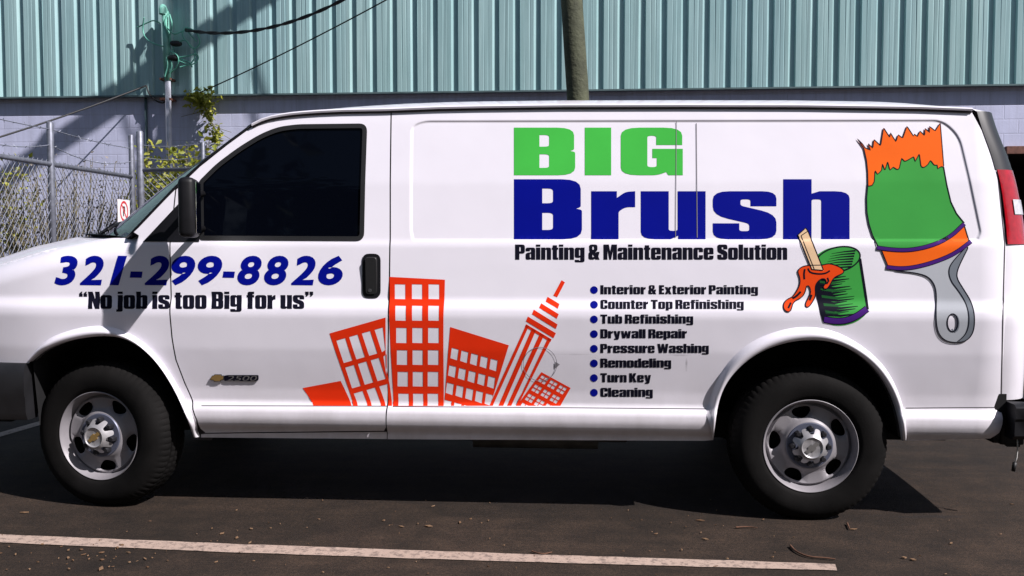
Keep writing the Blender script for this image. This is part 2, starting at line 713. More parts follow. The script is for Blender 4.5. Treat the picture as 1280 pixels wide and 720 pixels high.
P_ARCH_F_OUT = [(36, 449), (50, 431), (69, 418), (108, 407), (141, 407), (177, 424), (209, 459), (235, 505), (250, 546)]
P_ARCH_F_IN = [(38, 452), (54, 438), (90, 424), (137, 418), (166, 425), (195, 447), (217, 480), (235, 519), (243, 546)]
P_ARCH_R_OUT = [(882, 515), (895, 475), (911, 450), (938, 426), (977, 411), (1012, 407), (1047, 414), (1086, 437), (1113, 466), (1131, 510), (1134, 548)]
P_ARCH_R_IN = [(891, 550), (897, 497), (915, 465), (946, 440), (981, 427), (1020, 423), (1055, 431), (1090, 455), (1113, 488), (1125, 525), (1128, 551)]
f_out = smooth_line(P_ARCH_F_OUT, 60)
f_in = smooth_line(P_ARCH_F_IN, 60)
r_out = smooth_line(P_ARCH_R_OUT, 70)
r_in = smooth_line(P_ARCH_R_IN, 70)
T_ = lambda a: [tuple(p) for p in a]

# --- fender (front wing with the foot of the windscreen pillar)
seam_f = [(213, 302), (213, 400), (215, 422), (220, 450), (231, 479), (241, 504), (246, 525), (248, 546)]
hood_line = [(-108, 367), (-60, 348), (0, 330), (60, 312), (125, 299), (160, 296)]
fender_px = hood_line + [(163, 300), (219, 237), (212, 302)] + [(p[0] - .8, p[1]) for p in seam_f[1:]] + T_(f_in[::-1]) + [(36, 454), (0, 454), (-104, 452)]
panel("front_wing", [fender_px], M['paint'], van)
panel("front_wing", [fender_px], M['paint'], van, far=True)
# --- door
win_px = fillet([(251, 299, 3), (250, 227, 3), (271, 206, 10), (299, 185, 14), (327, 168, 14), (349, 159.5, 10), (373, 156.5, 8), (458, 155.5, 9), (454, 300, 9)])
gut_d = [(316, 158), (330, 151), (345, 147), (370, 143.5), (400, 141.3), (430, 140), (460, 139.5), (488.2, 139)]
door_px = [(213.4, 302), (220.5, 237), (250, 208.5), (284, 181.5)] + gut_d + [(486.9, 300), (484.7, 410), (483.6, 507), (482.4, 534), (480, 538.5), (257, 541), (251, 536)] + \
    [(p[0] + .8, p[1]) for p in seam_f[1:-1]][::-1]
door = panel("front_door", [door_px, win_px], M['paint'], van)
door_far = panel("front_door", [door_px, win_px], M['paint'], van, far=True)


def inset(loop, k):
    """offset a closed picture loop inwards by k pixels"""
    p = np.array(loop, float)
    q = np.roll(p, -1, 0)
    keep = np.hypot(*(q - p).T) > 1e-6
    p = p[keep]
    a, c = np.roll(p, 1, 0), np.roll(p, -1, 0)
    e1, e2 = p - a, c - p
    e1 /= np.linalg.norm(e1, axis=1)[:, None]
    e2 /= np.linalg.norm(e2, axis=1)[:, None]
    n = np.stack([-(e1 + e2)[:, 1], (e1 + e2)[:, 0]], -1)
    n /= np.linalg.norm(n, axis=1)[:, None]
    ar = np.sum(p[:, 0] * c[:, 1] - c[:, 0] * p[:, 1])
    return [tuple(x) for x in (p + n * k * (1 if ar > 0 else -1))]


win_in = inset(win_px, 4.5)
win_out = inset(win_px, -1.2)
for far in (False, True):
    d = door_far if far else door
    panel("window_seal", [win_out, win_in], M['rubber'], d, off=-.003, far=far)
    g = panel("window_glass", [inset(win_px, 3.5)], M['glass'], d, off=.006, far=far, du=.06, dv=.04)
    panel("sail_shadow_panel", [[(179, 302), (227, 251), (248, 231), (249.5, 302)]], M['black_plastic'], d, off=-.0035, far=far, du=.05, dv=.03)  # black mirror sail, with the shadow beside it put into the same black

# --- cargo side
gut_c = [(489.8, 138.8), (550, 136.5), (600, 135.5), (700, 134.3), (850, 134), (1000, 134.3), (1150, 136.5), (1214, 139)]
cargo_px = gut_c + [(1229, 167), (1246, 214), (1257, 300), (1253, 500), (1253, 530), (1249, 541), (1238, 548)] + T_(r_in[::-1]) + \
    [(880, 551), (484.5, 549), (484, 537), (485.3, 507), (486.3, 410), (488.6, 300)]
ex = []
for k in (-.018, -.012, -.009, -.006, -.003, 0, .003, .006, .009, .012, .018):
    c0 = _eb.mean(0)
    nn = (_eb - c0) / np.linalg.norm(_eb - c0, axis=1)[:, None]
    lp = resample(np.vstack([_eb, _eb[:1]]), 560)
    tng = np.roll(lp, -1, 0) - np.roll(lp, 1, 0)
    tng /= np.linalg.norm(tng, axis=1)[:, None] + 1e-9
    nrm = np.stack([-tng[:, 1], tng[:, 0]], -1)
    ex += [tuple(p) for p in lp + nrm * k]
cargo = panel("side_panel", [cargo_px], M['paint'], van, extra=ex)
panel("side_panel", [cargo_px], M['paint'], van, extra=ex, far=True)
# --- sill under the door
sill_px = [(251, 543), (257, 542.5), (481, 540), (483.3, 540), (483.3, 549), (251, 547)]
panel("rocker_panel", [sill_px], M['paint'], van, off=.004)
panel("rocker_panel", [sill_px], M['paint'], van, off=.004, far=True)
# --- dark backing seen through the gaps between panels
for far in (False, True):
    back = MB()
    for lp in ([(206, 240), (232, 240), (222, 400), (256, 500), (262, 552), (236, 552), (232, 510), (207, 430)], [(480, 139.5), (496, 139.5), (494, 548), (475, 548)], [(246, 532), (492, 532), (492, 547), (246, 545)]):
        V, Tt = fill([side_list(lp)], .05, .03)
        Y = S(V[:, 0], V[:, 1]) + .034
        P = np.stack([V[:, 0], VW - Y if far else Y, V[:, 1]], -1)
        back.add(P, Tt[:, ::-1] if far else Tt)
    back.build("seam_backing", M['gap'], van)


# --- crease lines between body and lower cladding, fine dark groove
def line_strip(name, pts_px, wpx, m, parent, off=-.0012, n=None):
    """thin conforming strip along a picture polyline"""
    L = resample(pts_px, n or max(4, int(sum(math.dist(pts_px[i], pts_px[i + 1]) for i in range(len(pts_px) - 1)) / 6)))
    t = np.gradient(L, axis=0)
    t /= np.linalg.norm(t, axis=1)[:, None]
    nn = np.stack([-t[:, 1], t[:, 0]], -1) * wpx / 2
    A = np.array(side_list(L + nn))
    B = np.array(side_list(L - nn))
    V = np.vstack([A, B])
    P = np.stack([V[:, 0], S(V[:, 0], V[:, 1]) + off, V[:, 1]], -1)
    k = len(L)
    q0 = (V[1] - V[0])[0] * (V[k] - V[0])[1] - (V[1] - V[0])[1] * (V[k] - V[0])[0]
    Fc = [(i, i + 1, k + i + 1, k + i) if q0 > 0 else (k + i, k + i + 1, i + 1, i) for i in range(k - 1)]
    return mesh_obj(name, P, Fc, m, parent, normals=Sn(V[:, 0], V[:, 1]))


line_strip("seam", [(252, 507), (400, 507.3), (485, 507.6)], 1.0, M['gap'], door)
line_strip("seam", [(491, 508), (700, 509.5), (883, 511)], 1.0, M['gap'], cargo)
line_strip("seam", [(1132, 510), (1200, 509.5), (1252, 509.3)], 1.0, M['gap'], cargo)
line_strip("panel_bead", [(845.5, 152), (844.5, 297)], .8, M['bead'], cargo, off=-.0025, n=40)
line_strip("panel_bead", [(870.5, 154), (871.5, 297)], .9, M['bead'], cargo, off=-.0025, n=40)
line_strip("seam", [(1247.5, 222), (1254.5, 290), (1256, 305), (1254, 380), (1251.6, 500)], 1.3, M['gap'], cargo)
fd = [(675 + 21 * math.cos(a), 455 + 21 * math.sin(a)) for a in np.linspace(0, 2 * math.pi, 60)]
line_strip("fuel_door_seam", fd, 0.7, M['bead'], cargo, off=-.0030, n=60)
panel("fuel_door_notch", [fillet([(694, 452, 1), (700, 455.5, 1), (694, 460, 1)])], M['bead'], cargo, off=-.003, du=.02, dv=.02)


# --- wheel arch flares
def flare(name, fin, fout, far=False):
    A, B = np.array(side_list(fin)), np.array(side_list(fout))
    n = len(A)
    V, K = [], 9
    ks = np.linspace(0, 1, K)
    endf = np.clip(np.minimum(np.arange(n), np.arange(n)[::-1]) / 6.0, 0, 1)
    rows = []
    rows.append(np.stack([A[:, 0], S(A[:, 0], A[:, 1]) + .06, A[:, 1]], -1))
    rows.append(np.stack([A[:, 0], S(A[:, 0], A[:, 1]) - .008, A[:, 1]], -1))
    for k in ks:
        q = A + (B - A) * k
        h = (.010 + .022 * math.sin(math.pi * min(1, (0.12 + k) * 1.0)) ** 0.7) * (1 - k ** 5) if k < 1 else -.001
        y = S(q[:, 0], q[:, 1]) - (h * (.45 + .55 * endf))
        rows.append(np.stack([q[:, 0], y, q[:, 1]], -1))
    V = np.vstack(rows)
    if far:
        V[:, 1] = VW - V[:, 1]
    Fc = []
    for r in range(len(rows) - 1):
        for i in range(n - 1):
            q = (r * n + i, r * n + i + 1, (r + 1) * n + i + 1, (r + 1) * n + i)
            Fc.append(q)
    return autosmooth(mesh_obj(name, V, Fc, M['paint'], van, smooth=True), 50)


for far in (False, True):
    flare("wheel_arch", f_in, f_out, far)
    flare("wheel_arch", r_in, r_out, far)


# --- wheel wells: dark liners running inwards from the arches
def well(fin):
    b = MB()
    A = np.array(side_list(fin))
    A = np.vstack([[A[0, 0] + .01, .40], A, [A[-1, 0] - .01, .40]])
    n = len(A)
    for far in (False, True):
        b = MB()
        g = lambda y: VW - y if far else y
        V = [(p[0], g(float(S(p[0], p[1])[0]) + .02), p[1]) for p in A] + [(p[0], g(.62), p[1]) for p in A]
        b.add(V, [(i, i + 1, n + i + 1, n + i) for i in range(n - 1)])
        b.add([(p[0], g(.62), p[1]) for p in A], [tuple(range(n))])
        b.build("wheel_well", M['dark'], van)


well(f_in)
well(r_in)

# --- roof
gl = np.array([side(*p) for p in resample(gut_d + gut_c, 70)])
NT = 33
V, Fc = [], []
x0r, x1r = gl[0, 0], gl[-1, 0]
for i, (x, z) in enumerate(gl):
    y0 = float(S(x, z)[0])
    rise = .086 * (1 - .30 * sstep(x1r - .40, x1r + .02, x)) * (0.30 + 0.70 * sstep(x0r - .02, x0r + .75, x))
    for j in range(NT):
        t = -math.cos(math.pi * j / (NT - 1))
        y = lerp(y0, VW - y0, (t + 1) / 2)
        zz = z + .012 + rise * (1 - abs(t) ** 3.2)
        xx = x - (.16 * (1 - t * t) * (1 - sstep(x0r, x0r + .9, x)))
        V.append((xx, y, zz))
for i in range(len(gl) - 1):
    for j in range(NT - 1):
        a = i * NT + j
        Fc.append((a, a + 1, a + NT + 1, a + NT))
roof = autosmooth(mesh_obj("roof", V, [f[::-1] for f in Fc], M['paint'], van, smooth=True), 40)
ROOF = np.array(V).reshape(len(gl), NT, 3)
# drip rail: a small channel all along the roof edge
for far in (False, True):
    rb = MB()
    pr = [(0.0, -.001), (-.017, .000), (-.020, .008), (-.013, .0145), (.004, .017)]
    rows = []
    for (dy, dz) in pr:
        row = []
        for (x, z) in gl:
            y = float(S(x, z)[0]) + dy
            row.append((x, VW - y if far else y, z + dz))
        rows.append(row)
    n = len(gl)
    rb.add([p for r in rows for p in r], [(r * n + i, r * n + i + 1, (r + 1) * n + i + 1, (r + 1) * n + i) for r in range(len(rows) - 1) for i in range(n - 1)])
    autosmooth(rb.build("drip_rail", M['paint'], roof), 60)
    rs = MB()
    rs.tube([(x, (VW - (float(S(x, z)[0]) - .006)) if far else float(S(x, z)[0]) - .006, z - .005) for (x, z) in gl], .0042, 6)
    rs.build("drip_rail_seal", M['gap'], roof, smooth=True)

# --- windshield and hood
pil = np.array([side(*p) for p in resample([(160, 298.5), (219, 236.5), (250, 208), (284, 181), (316, 157.5)], 24)])
V, Fc = [], []
NW = 25
for i, (x, z) in enumerate(pil):
    y0 = float(S(x, z)[0]) + .006
    v = i / (len(pil) - 1)
    for j in range(NW):
        t = -1 + 2 * j / (NW - 1)
        y = lerp(y0, VW - y0, (t + 1) / 2)
        bul = (1 - abs(t) ** 2.0)
        V.append((x - lerp(.52, .22, v) * bul, y, z + lerp(.0, .030, v) * bul))
for i in range(len(pil) - 1):
    for j in range(NW - 1):
        a = i * NW + j
        Fc.append((a, a + 1, a + NW + 1, a + NW))
WS = np.array(V).reshape(len(pil), NW, 3)
ws = mesh_obj("windshield", V, Fc, M['windshield'], van, smooth=True)
fr = MB()
for e in (0, NW - 1):
    fr.tube([p + np.array([-.004, 0, .004]) for p in WS[:, e]], .009, 8)
fr.tube(list(WS[-1]), .014, 8)
fr.build("windshield_seal", M['black_plastic'], ws, smooth=True)
# pillar skin under the seal, closing the gap between glass and side
hl = np.array([side(*p) for p in resample(hood_line, 30)])
V, Fc = [], []
for i, (x, z) in enumerate(hl):
    y0 = float(S(x, z)[0])
    v = i / 29
    for j in range(NW):
        t = -1 + 2 * j / (NW - 1)
        y = lerp(y0, VW - y0, (t + 1) / 2)
        b1 = 1 - abs(t) ** 2.6
        V.append((x - lerp(.26, .52, v) * (1 - t * t), y, z + lerp(.035, .012, v) * b1 - .003))
for i in range(len(hl) - 1):
    for j in range(NW - 1):
        a = i * NW + j
        Fc.append((a, a + 1, a + NW + 1, a + NW))
HD = np.array(V).reshape(30, NW, 3)
hood = mesh_obj("hood", V, Fc, M['paint'], van, smooth=True)
# cowl between hood and glass, with wiper
b = MB()
for j in range(NW - 1):
    h0, h1, g0, g1 = HD[-1, j], HD[-1, j + 1], WS[0, j], WS[0, j + 1]
    up = np.array([0, 0, .006])
    b.add([h0 - [.09, 0, -.012], h1 - [.09, 0, -.012], g1 + up, g0 + up], [(0, 1, 2, 3)])
cowl = b.build("cowl", M['black_plastic'], van, smooth=True)
b = MB()
for a, c, q in ((3, 11, 9), (13, 21, 19)):
    p0, p1 = WS[1, a], WS[3, c]
    b.tube([p0 + [-.03, 0, .02], (p0 + p1) / 2 + [-.035, 0, .028], p1 + [-.03, 0, .02]], .009, 6)
    b.tube([HD[-1, q] + [0, 0, .01], (p0 + p1) / 2 + [-.045, 0, .03]], .011, 6)
b.build("wiper", M['black_plastic'], van, smooth=True)

# --- nose: grille, headlamps, bumper
xn = side(-104, 400)[0]
zt, zb = hl[0, 1], side(-104, 453)[1]
V, Fc = [], []
for i in range(12):
    z = lerp(zb, zt, i / 11)
    for j in range(NW):
        t = -1 + 2 * j / (NW - 1)
        y0 = float(S(xn, z)[0])
        V.append((xn - .26 * (1 - t * t) - .02 * (1 - i / 11), lerp(y0, VW - y0, (t + 1) / 2), z + (.035 * (1 - abs(t) ** 2.6) * i / 11)))
for i in range(11):
    for j in range(NW - 1):
        a = i * NW + j
        Fc.append((a, a + 1, a + NW + 1, a + NW))
nose = mesh_obj("nose_panel", V, Fc, M['paint'], van, smooth=True)
NS = np.array(V).reshape(12, NW, 3)
b = MB()
for i in range(2, 10):
    row = [NS[i, j] + np.array([-.014, 0, 0]) for j in range(6, NW - 6)]
    b.tube(row, .014, 6)
b.build("grille", M['grey_plastic'], nose, smooth=True)
for rng in (range(1, 6), range(NW - 6, NW - 1)):
    b = MB()
    rng = list(rng)
    for i in range(2, 9):
        for j in rng[:-1]:
            o = np.array([-.012, 0, 0])
            b.add([NS[i, j] + o, NS[i, j + 1] + o, NS[i + 1, j + 1] + o, NS[i + 1, j] + o], [(0, 1, 2, 3)])
    b.build("headlight", M['clear_lens'], nose, smooth=True)


def bumper(name, path, prof, m):
    """sweep a (out, z) profile along a plan path of (x, y, nx, ny)"""
    b = MB()
    n = len(path)
    V = []
    for (o, z) in prof:
        for (x, y, nx, ny) in path:
            V.append((x + nx * o, y + ny * o, z))
    Fc = []
    for r in range(len(prof) - 1):
        for i in range(n - 1):
            Fc.append((r * n + i, r * n + i + 1, (r + 1) * n + i + 1, (r + 1) * n + i))
    b.add(V, Fc)
    for e in (0, n - 1):
        b.add([V[r * n + e] for r in range(len(prof))], [tuple(range(len(prof)))])
    return autosmooth(b.build(name, m, van), 40)


xa = side(38, 480)[0]
path = []
for k in range(41):
    t = -1 + 2 * k / 40
    y = lerp(.02, VW - .02, (t + 1) / 2)
    path.append((xn - .04 - .30 * (1 - abs(t) ** 2.4), y, -1 * (1 - .8 * abs(t) ** 6), .8 * t * abs(t) ** 5))
pre = [(lerp(xa, xn - .04, q), lerp(.012, .02, q) + .06 * q ** 2.5 - .06 * q ** 4, -.1 * q, -1 + .2 * q) for q in np.linspace(0, .92, 8)]
path = pre + path + [(x, VW - y, nx, -ny) for (x, y, nx, ny) in pre[::-1]]
zbt = side(20, 454)[1]
bumper("front_bumper", path, [(-.06, zbt + .004), (-.012, zbt + .002), (0, zbt - .01), (.012, zbt - .06), (.014, zbt - .15), (.006, zbt - .17), (.004, zbt - .24), (-.012, zbt - .28), (-.10, zbt - .28)], M['bumper'])

# --- rear: doors, corner, trim, lamp, bumper
XR = [side(*p) for p in [(1216, 139), (1229, 167), (1246, 214), (1257, 300), (1253, 420), (1252, 500)]]
XRa = np.array(XR)
NZ = 40
zs = np.linspace(XRa[-1, 1], XRa[0, 1], NZ)
xe = np.interp(zs, XRa[::-1, 1], XRa[::-1, 0])
xe = np.convolve(np.pad(xe, 4, mode='edge'), np.ones(9) / 9, 'valid')


def rear_pt(i, s):
    """s: 0 at the seam on the near side, 1 at the start of the flat rear face"""
    x, z = xe[i], zs[i]
    y = float(S(x, z)[0]) + .0015
    a = s * math.pi / 2
    rx = lerp(.155, .115, sstep(1.0, 2.0, z))
    return np.array([x + .003 + rx * math.sin(a), y + .16 * (1 - math.cos(a)), z])


def rear_patch(name, i0, i1, s0, s1, m, parent, far=False, push=0.0, ns=8):
    V = []
    ni = i1 - i0 + 1
    for i in range(i0, i1 + 1):
        for k in range(ns + 1):
            s = lerp(s0, s1, k / ns)
            p = rear_pt(i, s)
            a = s * math.pi / 2
            p = p + np.array([math.sin(a), -math.cos(a), 0]) * push
            if far:
                p[1] = VW - p[1]
            V.append(p)
    Fc = [(i * (ns + 1) + k, i * (ns + 1) + k + 1, (i + 1) * (ns + 1) + k + 1, (i + 1) * (ns + 1) + k) for i in range(ni - 1) for k in range(ns)]
    return autosmooth(mesh_obj(name, V, Fc, m, parent, smooth=True), 50)


zl0, zl1, zl2 = side(1257, 301)[1], side(1246, 214)[1], side(1216, 139)[1]
ia = int(np.argmin(abs(zs - zl0)))
ib = int(np.argmin(abs(zs - zl1)))
for far in (False, True):
    rear_patch("rear_corner", 0, ia, 0, 1, M['paint'], van, far)
    lamp = rear_patch("tail_light", ia, ib, 0.03, 1, M['red_lens'], van, far, .006)
    lo = ia + int((ib - ia) * .40)
    rear_patch("reverse_lens", lo, lo + max(2, int((ib - ia) * .2)), 0.25, .98, M['clear_lens'], lamp, far, .010)
    rear_patch("corner_trim", ib, NZ - 1, -0.0, 1, M['trim'], van, far, .004)
# rear doors close the back
b = MB()
rows = [rear_pt(i, 1) for i in range(NZ)]
V = []
for p in rows:
    V += [p, (p[0], VW / 2 - .004, p[2])]
b.add(V, [(2 * i, 2 * i + 1, 2 * i + 3, 2 * i + 2) for i in range(NZ - 1)])
d1 = b.build("rear_door", M['paint'], van, smooth=True)
b = MB()
V = []
for p in rows:
    V += [(p[0], VW - p[1], p[2]), (p[0], VW / 2 + .004, p[2])]
b.add(V, [(2 * i, 2 * i + 1, 2 * i + 3, 2 * i + 2) for i in range(NZ - 1)])
d2 = b.build("rear_door", M['paint'], van, smooth=True)
for d, y0, y1 in ((d1, .36, VW / 2 - .1), (d2, VW - .36, VW / 2 + .1)):
    i0, i1 = int(np.argmin(abs(zs - 1.38))), int(np.argmin(abs(zs - 1.86)))
    V = []
    for i in range(i0, i1 + 1):
        V += [(rows[i][0] + .004, y0, zs[i]), (rows[i][0] + .004, y1, zs[i])]
    mesh_obj("window_glass", V, [(2 * i, 2 * i + 1, 2 * i + 3, 2 * i + 2) for i in range(i1 - i0)], M['glass'], d)
# roof rear closing header
b = MB()
last = ROOF[-1]
top = rows[-1]
yc0 = last[0][1]
V = [tuple(p) for p in last]
for p in last:
    q = min(p[1] - yc0, VW - yc0 - p[1])
    a = math.acos(max(0.0, 1 - max(q, 0) / .16)) if q < .16 else math.pi / 2
    V.append((xe[-1] + .003 + (top[0] - xe[-1] - .003) * math.sin(a), p[1], top[2]))
n = len(last)
b.add(V, [(i, i + 1, n + i + 1, n + i) for i in range(n - 1)])
b.build("roof_header", M['paint'], roof, smooth=True)

xrr = rear_pt(0, 1)[0]
zrb = zs[0]
path = []
for k in range(31):
    t = -1 + 2 * k / 30
    path.append((xrr + .02 + .03 * (1 - t * t), lerp(.02, VW - .02, (t + 1) / 2), 1, 0))
xs0 = side(1256, 500)[0]
pre = [(lerp(xs0, xrr + .015, q), .022, .3 * q, -1 + .5 * q) for q in np.linspace(0, 1, 5)]
path = pre + path + [(x, VW - y, nx, -ny) for (x, y, nx, ny) in pre[::-1]]
bumper("rear_bumper", path, [(-.05, zrb - .004), (.03, zrb - .006), (.05, zrb - .02), (.05, zrb - .07), (.04, zrb - .08), (.04, zrb - .15), (.015, zrb - .17), (-.06, zrb - .17)], M['black_plastic'])
# hitch bracket and the trailer wire that hangs from it
pa = at_y(1258, 545, .18)
b = MB()
hx = pa[0]
b.box((hx + .02, .22, pa[2] + .04), (.11, .12, .16), bev=.01)
b.box((hx - .03, .6, pa[2] + .0), (.07, .85, .07), bev=.008)
b.add([(hx - .11, .17, pa[2] + .05), (hx + .06, .17, pa[2] + .05), (hx + .06, .17, pa[2] - .05), (hx - .0, .17, pa[2] - .05),
       (hx - .11, .185, pa[2] + .05), (hx + .06, .185, pa[2] + .05), (hx + .06, .185, pa[2] - .05), (hx - .0, .185, pa[2] - .05)],
      [(0, 1, 2, 3), (7, 6, 5, 4), (0, 3, 7, 4), (3, 2, 6, 7), (2, 1, 5, 6)])
hb = autosmooth(b.build("hitch_bracket", M['black_plastic'], van))
b = MB()
wp = [at_y(1271, 545, .16), at_y(1272, 560, .16), at_y(1271, 572, .155), at_y(1268, 580, .15)]
b.tube(wp, .0035, 6)
wire = b.build("trailer_wire", simple("grey_wire", (.45, .44, .43), .5), hb, smooth=True)
b = MB()
b.tube([at_y(1268.5, 578, .15), at_y(1266.5, 589, .15)], [.010, .009], 8)
b.build("plug", M['rubber'], wire, smooth=True)

# --- underbody: floor, frame rails, axles, sill returns
b = MB()
xf, xb = side(60, 500)[0], xs0
b.box(((xf + xb) / 2, VW / 2, .52), (xb - xf - .05, VW - .18 - 1.1, .30))
for (u0, u1) in ((side(252, 500)[0], side(885, 500)[0]),):
    b.box(((u0 + u1) / 2, VW / 2, .50), (u1 - u0, VW - .14, .18))
u0, u1 = side(1135, 500)[0], xs0
b.box(((u0 + u1) / 2, VW / 2, .53), (u1 - u0, VW - .14, .16))
b.box(((xn + side(36, 480)[0]) / 2 + .02, VW / 2, .55), (.30, VW - .30, .30))
b.box(((xf + xb) / 2, .55, .36), (xb - xf - .2, .09, .13))
b.box(((xf + xb) / 2, VW - .55, .36), (xb - xf - .2, .09, .13))
AXF, AXR = -1.726, 1.736
for x in (AXF, AXR):
    b.tube([(x, .2, .36), (x, VW - .2, .36)], .06, 12)
b.tube([(AXR, VW / 2 - .1, .36), (AXR, VW / 2 + .1, .36)], .15, 14)
b.build("chassis", M['dark'], van)
b = MB()
b.tube([(-.6, .42, .33), (.2, .42, .31), (.9, .44, .31)], .035, 10)
b.tube([(.1, .45, .31), (.75, .45, .31)], .075, 12)
b.build("exhaust_pipe", simple("exhaust", (.10, .095, .09), .6, metal=.5, var=.3, scale=12), van, smooth=True)


# --- wheels
def lathe_y(prof, n=96, fn=None):
    """revolve (r, y) about the Y axis"""
    V, Fc = [], []
    m = len(prof)
    for k in range(n):
        a = 2 * math.pi * k / n
        for i, (r, y) in enumerate(prof):
            rr = r + (fn(i, k) if fn else 0)
            V.append((rr * math.cos(a), y, rr * math.sin(a)))
    for k in range(n):
        for i in range(m - 1):
            Fc.append((k * m + i, k * m + i + 1, ((k + 1) % n) * m + i + 1, ((k + 1) % n) * m + i))
    return V, Fc


RIM_R = [0, .050, .085, .1065, .112, .118, .128, .148, .170, .186, .194, .199, .203, .212, .219, .222]
RIM_Y = [.018, .018, .018, .018, .018, .024, .034, .040, .036, .034, .045, .050, .030, .004, -.006, -.004]


def rim_y(r):
    return np.interp(r, RIM_R, RIM_Y)


def make_wheel(name, loc, rz, spin, capspin, em='gold'):
    root = empty(name, loc, van)
    root.rotation_euler = (0, 0, rz)
    # tyre
    prof = [(.205, .075), (.2225, .030), (.2232, -.001), (.231, -.009), (.245, -.014), (.275, -.019), (.300, -.018), (.322, -.011), (.338, .000), (.349, .011), (.357, .022),
            (.3635, .034), (.3645, .060), (.357, .062), (.357, .070), (.3655, .072), (.3662, .098), (.359, .100), (.359, .110), (.3662, .112), (.3655, .138), (.357, .140), (.357, .148),
            (.3645, .150), (.3635, .176), (.357, .188), (.338, .208), (.300, .222), (.205, .19)]
    tread = set(range(8, 13)) | set(range(22, 26))

    def fn(i, k):
        if i in (9, 10, 11, 12) or i in (23, 24, 25, 26):
            return -.0035 if (k % 4) == 0 else 0
        if i in (15, 16, 19, 20):
            return -.003 if ((k + 2) % 4) == 0 else 0
        return 0
    V, Fc = lathe_y(prof, 288, fn)
    V = [(x, y, z if z > -.352 else -.352 - (abs(z) - .352) * .35) for (x, y, z) in V]
    ty = autosmooth(mesh_obj("tyre", V, Fc, M['tyre'], root), 30)
    # pressed steel rim disc with five hand holes
    loops = [[(.222 * math.cos(a), .222 * math.sin(a)) for a in np.linspace(0, 2 * math.pi, 121)[:-1]]]
    for h in range(5):
        a0 = spin + h * 2 * math.pi / 5
        c, t = np.array([math.cos(a0), math.sin(a0)]), np.array([-math.sin(a0), math.cos(a0)])
        loops.append([tuple(c * (.1605 + .027 * math.sin(q) + .004 * math.cos(2 * q)) + t * .044 * math.cos(q)) for q in np.linspace(0, 2 * math.pi, 29)[:-1]])
    extra = [(r * math.cos(a), r * math.sin(a)) for r in (.03, .06, .09, .1065, .112, .118, .123, .128, .138, .182, .186, .190, .194, .199, .203, .207, .2075, .212, .216, .219) for a in np.linspace(0, 2 * math.pi, 121)[:-1]]
    P2, T = fill(loops, 1.0, 1.0, extra)
    r = np.hypot(P2[:, 0], P2[:, 1])
    y = rim_y(r)
    # lips of the holes roll inwards
    for h in range(5):
        a0 = spin + h * 2 * math.pi / 5
        c = np.array([math.cos(a0), math.sin(a0)])
        t = np.array([-c[1], c[0]])
        e = np.hypot((P2 @ c - .1605) / .027, (P2 @ t) / .044)
        e = np.where(P2 @ c > 0, e, 9)
        y = y + .012 * np.exp(-((np.clip(e, 1, None) - 1) / .18) ** 2)
    rim = autosmooth(mesh_obj("rim", np.stack([P2[:, 0], y, P2[:, 1]], -1), T, M['steel'], root), 50)
    b = MB()
    V, Fc = lathe_y([(.200, .05), (.196, .10), (.185, .16)], 64)
    b.add(V, Fc)
    V, Fc = lathe_y([(.0, .105), (.18, .105)], 40)
    b.add(V, Fc)
    b.build("brake_drum", M['dark'], rim, smooth=True)
    # lug nuts in a dark ring
    b = MB()
    V, Fc = lathe_y([(.055, .012), (.106, .012), (.109, .017)], 64)
    b.add(V, Fc, 0)
    for k in range(8):
        a = capspin + (k + .5) * math.pi / 4
        c = np.array([.083 * math.cos(a), 0, .083 * math.sin(a)])
        b.tube([c + [0, .014, 0], c + [0, -.012, 0], c + [0, -.018, 0]], [.0145, .0145, .010], 6, 1)
    autosmooth(b.build("lug_nuts", [M['cap_dark'], M['nut']], rim))
    # centre cap with eight scallops
    lp = []
    for k in range(160):
        a = 2 * math.pi * k / 160
        q = math.cos(8 * (a - capspin))
        lp.append(((.0745 + .0125 * math.tanh(2.2 * q)) * math.cos(a), (.0745 + .0125 * math.tanh(2.2 * q)) * math.sin(a)))
    ex = [(rr * math.cos(a), rr * math.sin(a)) for rr in (.02, .043, .046, .049, .052, .058) for a in np.linspace(0, 2 * math.pi, 60)[:-1]]
    P2, T = fill([lp], .02, .02, ex)
    r = np.hypot(P2[:, 0], P2[:, 1])
    y = np.interp(r, [0, .043, .046, .049, .052, .060, .075, .09], [-.034, -.034, -.036, -.040, -.038, -.032, -.014, .006])
    n = len(P2)
    cap = autosmooth(mesh_obj("center_cap", np.stack([P2[:, 0], y, P2[:, 1]], -1), T, M['chrome'], root), 40)
    bt = [(-.034, -.009), (-.012, -.009), (-.010, -.016), (.012, -.016), (.014, -.009), (.036, -.009), (.032, .009), (.010, .009), (.008, .016), (-.014, .016), (-.016, .009), (-.038, .009)]
    a = capspin * .6 + .5
    P = [(x * math.cos(a) - z * math.sin(a), x * math.sin(a) + z * math.cos(a)) for x, z in bt]
    V = [(x, -.0375, z) for x, z in P] + [(x, -.034, z) for x, z in P]
    k = len(P)
    mesh_obj("emblem", V, [tuple(range(k))] + [(i, (i + 1) % k, k + (i + 1) % k, k + i) for i in range(k)], M[em], cap)
    return root


make_wheel("wheel", (AXF, .045, .357), R(-9), R(59), R(14))
make_wheel("wheel", (AXR, .045, .357), 0, R(30), R(22), 'zinc_em')
for x, rz in ((AXF, R(-9)), (AXR, 0)):
    wh = make_wheel("wheel", (x, VW - .045, .357), math.pi + rz, R(20), 0)

